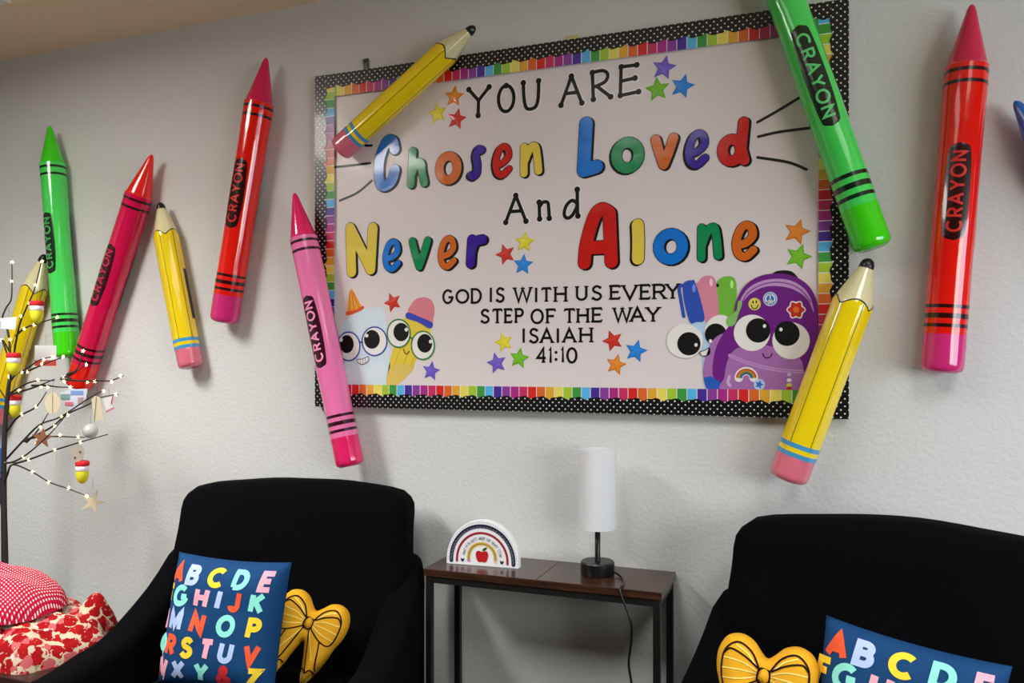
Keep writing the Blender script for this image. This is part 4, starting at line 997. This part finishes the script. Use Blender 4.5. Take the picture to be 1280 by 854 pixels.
TY = -.30
TWIG = bump(M('dark_twig_bark', (34, 24, 22), .7), 120, .6, .002); LED = M('warm_led', (255, 220, 160), .4, emit=4.0)
tb0 = W(6, 700, TY)
tree = thing('lit_twig_tree', 'bare dark twig tree strung with tiny warm white flower lights', 'twig tree', (tb0.x, TY, 0))
def tl(px, py, y=TY): p = W(px, py, y); return Vector((p.x-tb0.x, p.y-TY, p.z))
MB().lathe([(0, 0), (.11, 0), (.11, .012), (.02, .02), (0, .02)], 32).obj('base_plate', METAL, tree, True)
trunk = [Vector((0, 0, .015)), Vector((0, 0, .4)), tl(6, 700), tl(5, 640), tl(5, 570), tl(8, 510), tl(12, 474)]
MB().tube(smooth(trunk, 6), [.0125]*12+[.0125-.006*i/24 for i in range(25)], 10).obj('trunk', TWIG, tree, True)
BR = [([(12, 478), (20, 468), (33, 461), (50, 450), (66, 446)], .05), ([(30, 466), (42, 461), (58, 454), (78, 447)], .0), ([(12, 492), (22, 486), (35, 479), (48, 476), (68, 476)], -.04), ([(14, 493), (38, 486), (54, 480), (68, 474)], -.08),
      ([(40, 482), (58, 482), (74, 484), (90, 484)], -.03), ([(76, 474), (96, 476), (122, 476), (138, 476), (154, 470)], -.06), ([(77, 473), (92, 467), (107, 456)], .02), ([(13, 474), (14, 448), (8, 432), (3, 424)], .04), ([(13, 446), (10, 415), (3, 400), (7, 386), (14, 374), (15, 350), (15, 328)], .06),
      ([(13, 472), (17, 445), (24, 408), (33, 385), (43, 362), (52, 326)], -.07), ([(20, 420), (30, 411), (45, 405), (72, 397)], -.02), ([(8, 540), (22, 522), (42, 511), (50, 503), (58, 490)], -.08), ([(8, 574), (30, 550), (50, 531), (76, 521), (108, 500), (131, 487)], .03),
      ([(30, 552), (46, 544), (66, 533), (84, 518), (112, 505), (126, 497), (148, 493)], -.05), ([(32, 549), (55, 546), (80, 546), (106, 547)], .05), ([(7, 579), (18, 577), (35, 567), (60, 545), (82, 520)], -.1), ([(17, 580), (35, 575), (68, 563), (100, 553), (135, 543)], .02),
      ([(5, 606), (9, 594), (16, 581), (40, 590), (62, 603), (85, 611), (108, 620)], -.1), ([(33, 553), (46, 540), (60, 517)], -.03), ([(3, 425), (8, 440), (13, 452)], -.02), ([(-30, 452), (-12, 470), (8, 500)], .06), ([(-40, 560), (-18, 575), (6, 596)], .03), ([(88, 474), (84, 468), (96, 462), (104, 440)], .0)]
brs = []
for pts, dy in BR:
    n = len(pts); q = [tl(p[0], p[1], TY+dy*i/(n-1)) for i, p in enumerate(pts)]; q = [Vector(p) for p in smooth(q, 6)]
    brs.append((q, MB().tube(q, [.0044-.0026*i/(len(q)-1) for i in range(len(q))], 6).obj('branch', TWIG, tree, True), dy))
BU = [(15, 328), (15, 352), (53, 327), (50, 356), (38, 381), (25, 395), (31, 411), (15, 423), (3, 400), (2, 425), (43, 406), (72, 397), (70, 442), (55, 450), (53, 455), (35, 465), (28, 466), (48, 475), (12, 471), (80, 446), (104, 439), (109, 456), (80, 472), (81, 479), (52, 484),
      (60, 484), (88, 484), (24, 488), (110, 478), (119, 477), (140, 479), (151, 470), (130, 489), (145, 493), (49, 518), (28, 518), (86, 519), (78, 521), (69, 533), (51, 534), (48, 548), (46, 552), (75, 543), (97, 546), (101, 553), (70, 562), (30, 571), (37, 574), (3, 578), (42, 590), (61, 603), (87, 610), (109, 620)]
def bulb_mesh():
    vs = [(0, 0, 0)]; fs = []; n = 10
    for i in range(n):
        a = 2*PI*i/n; r = .0088 if i % 2 == 0 else .0034; vs.append((r*math.cos(a), -.003 if i % 2 == 0 else 0, r*math.sin(a)))
    vs += [(0, -.006, 0), (0, .004, 0)]
    for i in range(n): fs += [(11, 1+i, 1+(i+1) % n), (12, 1+(i+1) % n, 1+i)]
    return MB().add(vs, fs)
bm0 = None
for i, (px, py) in enumerate(BU):
    best = None
    for q, o, dy in brs:
        for p in q:
            e = (p-tl(px, py, TY+p.y)).length
            if best is None or e < best[0]: best = (e, p, o)
    pos = tl(px, py, TY+best[1].y) if best[0] < .02 else best[1]
    pos = best[1]+(pos-best[1])*min(1, .006/max(best[0], 1e-6))
    if bm0 is None: b = bm0 = bulb_mesh().obj('flower_light', LED, best[2])
    else: b = bm0.copy(); COL.objects.link(b); b.parent = best[2]
    b.location = pos; b.rotation_euler = (random.uniform(-.5, .5), random.uniform(0, 6), random.uniform(-.3, .9))

# ornaments hanging from the twigs
STR = M('ornament_string', (92, 82, 70), .8)
OY = TY-.06
def hang(name, label, px, py, cat='ornament', y=OY, string=16):
    p = W(px, py, y); t = thing(name, label, cat, (p.x, p.y, p.z), (0, 0, math.radians(35)), 'ornaments on the twig tree'); k = mpp(px, y)
    MB().tube([(0, 0, 0), (.001, 0, string*k*.5), (0, 0, string*k)], .0006, 5).obj('string', STR, t); return t, k
RC, WC, YC = M('felt_red', (196, 14, 24), .8), M('felt_white', (232, 226, 232), .8), M('felt_yellow', (220, 212, 30), .7)
for px, py, y, note in ((46, 376, -.38, 'red capped yellow ball ornament hanging highest, in front of the yellow pencil'), (17, 441, -.42, 'red capped yellow ball ornament hanging at the foot of the yellow pencil'), (18, 494, -.27, 'half hidden red capped ornament behind the twigs beside the trunk'), (103, 576, -.34, 'red capped yellow ornament hanging lowest, away from the trunk')):
    t, k = hang('bobber_ornament', note, px, py, y=y)
    r = 8.2*k; m_ = k
    MB().lathe([(0, 0), (r*.8, 0), (r, -1.5*m_), (r, -5.5*m_), (r*.92, -6.6*m_)], 24).obj('cap', RC, t, True)
    MB().lathe([(r*.92, -6.6*m_), (r*.95, -7*m_), (r*.95, -12*m_), (r*.9, -12.4*m_)], 24).obj('band', WC, t, True)
    MB().lathe([(r*.88, -12.4*m_), (r*.93, -16*m_), (r*.86, -21*m_), (r*.6, -26*m_), (r*.25, -28.4*m_), (0, -28.8*m_)], 24).obj('bulb', YC, t, True)
def slab_orn(name, label, px, py, outline, mat, th=.004, y=OY, s=14, yaw=35):
    t, k = hang(name, label, px, py, y=y, string=s); t.rotation_euler = (0, 0, math.radians(yaw))
    q = [(a*k, -b*k) for a, b in outline]; mb = MB().add([(x, -th/2, z) for x, z in q], [tuple(range(len(q)))]); mb.extrude((0, th, 0)); n = len(q); mb.f.append(tuple(range(n, 2*n))[::-1]); mb.m.append(0)
    recalc(mb.obj('tag_body', mat, t)); return t, k
TAN, GRY, PAP = M('pale_wood', (206, 192, 160), .7), M('grey_wood', (168, 160, 146), .8), M('white_paper_tag', (226, 224, 220), .6)
slab_orn('paper_tag', 'small white square paper tag hanging near the top of the twig tree', 11, 398, [(-8, 0), (9, -2), (7, 14), (-9, 13)], PAP, .002)
t, k = slab_orn('paper_tag', 'white card ornament with red strip, just left of the green crayon end', 57, 432, [(-12, 0), (12, 0), (12, 18), (-12, 18)], PAP, .002, y=-.2)
MB().box((0, -.002, -22*k), (24*k, .004, 7*k)).obj('red_strip', M('tag_red', (196, 62, 44), .6), t)
t, k = slab_orn('wood_slice', 'pale oval wood slice hanging in the middle of the twig tree', 66, 491, [(9*math.cos(2*PI*i/24), 13+13*math.sin(2*PI*i/24)) for i in range(24)], TAN)
MB().tube([(0, -.003, -1*k), (0, -.003, -26*k)], .0007, 5).obj('hanging_thread', STR, t)
t, k = slab_orn('wood_slice', 'round grey wood slice hanging behind the lowest red capped ornament', 96, 556, [(8*math.cos(2*PI*i/24), 11+11*math.sin(2*PI*i/24)) for i in range(24)], GRY)
for a, b in ((4, 9), (-2, 16)): MB().lathe([(0, 0), (1.1*k, 0), (1.1*k, .002), (0, .002)], 10).obj('knot_hole', M('dark_knot', (60, 50, 44), .8), t, loc=(a*k, -.002, -b*k)).rotation_euler = (PI/2, 0, 0)
t, k = slab_orn('paper_tag', 'tall tan wooden tag at the right end of the twig tree', 121, 497, [(-6, 2), (-2, -2), (4, 0), (9, 28), (-3, 29)], TAN)
MB().tube([(-.001, -.003, 0), (-3*k, -.003, -32*k)], .0007, 5).obj('hanging_thread', STR, t)
t, k = slab_orn('picture_ornament', 'little blue, white and pink picture ornament under the crimson crayon end', 92, 487, [(-15, 4), (-4, 0), (16, -1), (14, 12), (8, 24), (-6, 24), (-12, 14)], M('picture_pale', (206, 210, 224), .5), y=-.22)
for nm, x, z, w_, h_, cc in (('blue_patch', 4, 4, 14, 5, (120, 150, 206)), ('green_patch', -9, 9, 10, 7, (118, 150, 148)), ('pink_patch', -5, 18, 9, 5, (206, 110, 130)), ('brown_patch', 8, 14, 6, 8, (176, 150, 146))): MB().box((x*k, -.003, -z*k), (w_*k, .002, h_*k)).obj(nm, M('picture_'+nm, cc, .5), t)
t, k = slab_orn('candy_ornament', 'tiny white ornament with pink striped edges at the far right twig tip', 136, 499, [(-7, 0), (5, -4), (4, 10), (-3, 13)], PAP, .002, y=-.26)
MB().tube([(5*k, -.003, 4*k), (3*k, -.003, -6*k)], .0022, 6).obj('pink_stripe', M('candy_pink', (206, 70, 96), .5), t); MB().tube([(-3*k, -.003, -16*k), (6*k, -.003, -11*k)], .0022, 6).obj('pink_stripe', M('candy_pink', (206, 70, 96), .5), t)
star5 = lambda R, q, rot=0: [((R if i % 2 == 0 else q)*math.sin(PI*i/5+rot), R-(R if i % 2 == 0 else q)*math.cos(PI*i/5+rot)) for i in range(10)]
slab_orn('star_ornament', 'brown wooden star ornament among the middle twigs', 53, 535, star5(13, 5.5, .1), M('brown_wood', (134, 84, 54), .7))
slab_orn('star_ornament', 'pale tan starfish ornament below the lowest twig tip', 116, 612, star5(16, 4.6, .35), TAN, .006, y=-.28)
for px, py, ln, note in ((27, 505, 36, 'thin tan stick ornament hanging beside the trunk'), (70, 566, 20, 'short thin brown stick ornament under the lower middle twig')):
    t, k = hang('stick_ornament', note, px, py, y=TY-.02, string=10); MB().tube([(0, 0, 0), (0, 0, -ln*k)], .0022, 6).obj('stick', TAN, t)
t, k = hang('glass_ball', 'clear pale glass ball ornament near the right twigs', 113, 530, y=-.25, string=10)
MB().lathe([(0, 0)]+[(9*k*math.sin(PI*i/14), -9*k+9*k*math.cos(PI*i/14)) for i in range(1, 14)]+[(0, -18*k)], 20).obj('globe', M('frosted_ball', (196, 194, 186), .25), t, True)

# blue poster on the wall at the left edge
pz1, pz0 = W(3, 490, -.004), W(3, 632, -.004)
ps = thing('wall_poster', 'pale to deep blue poster on the wall behind the twig tree trunk', 'poster', (pz1.x-.105, -.003, (pz1.z+pz0.z)/2))
hp = pz1.z-pz0.z
MB().box((0, 0, 0), (.24, .004, hp)).obj('poster_sheet', M('poster_pale_blue', (176, 194, 216), .5), ps)
MB().box((0, -.003, -hp*.12), (.235, .002, hp*.25)).obj('blue_field', M('poster_blue', (44, 104, 190), .5), ps); MB().box((0, -.003, -hp*.37), (.235, .002, hp*.24)).obj('navy_field', M('poster_navy', (22, 34, 84), .5), ps)
bpy.context.view_layer.update()
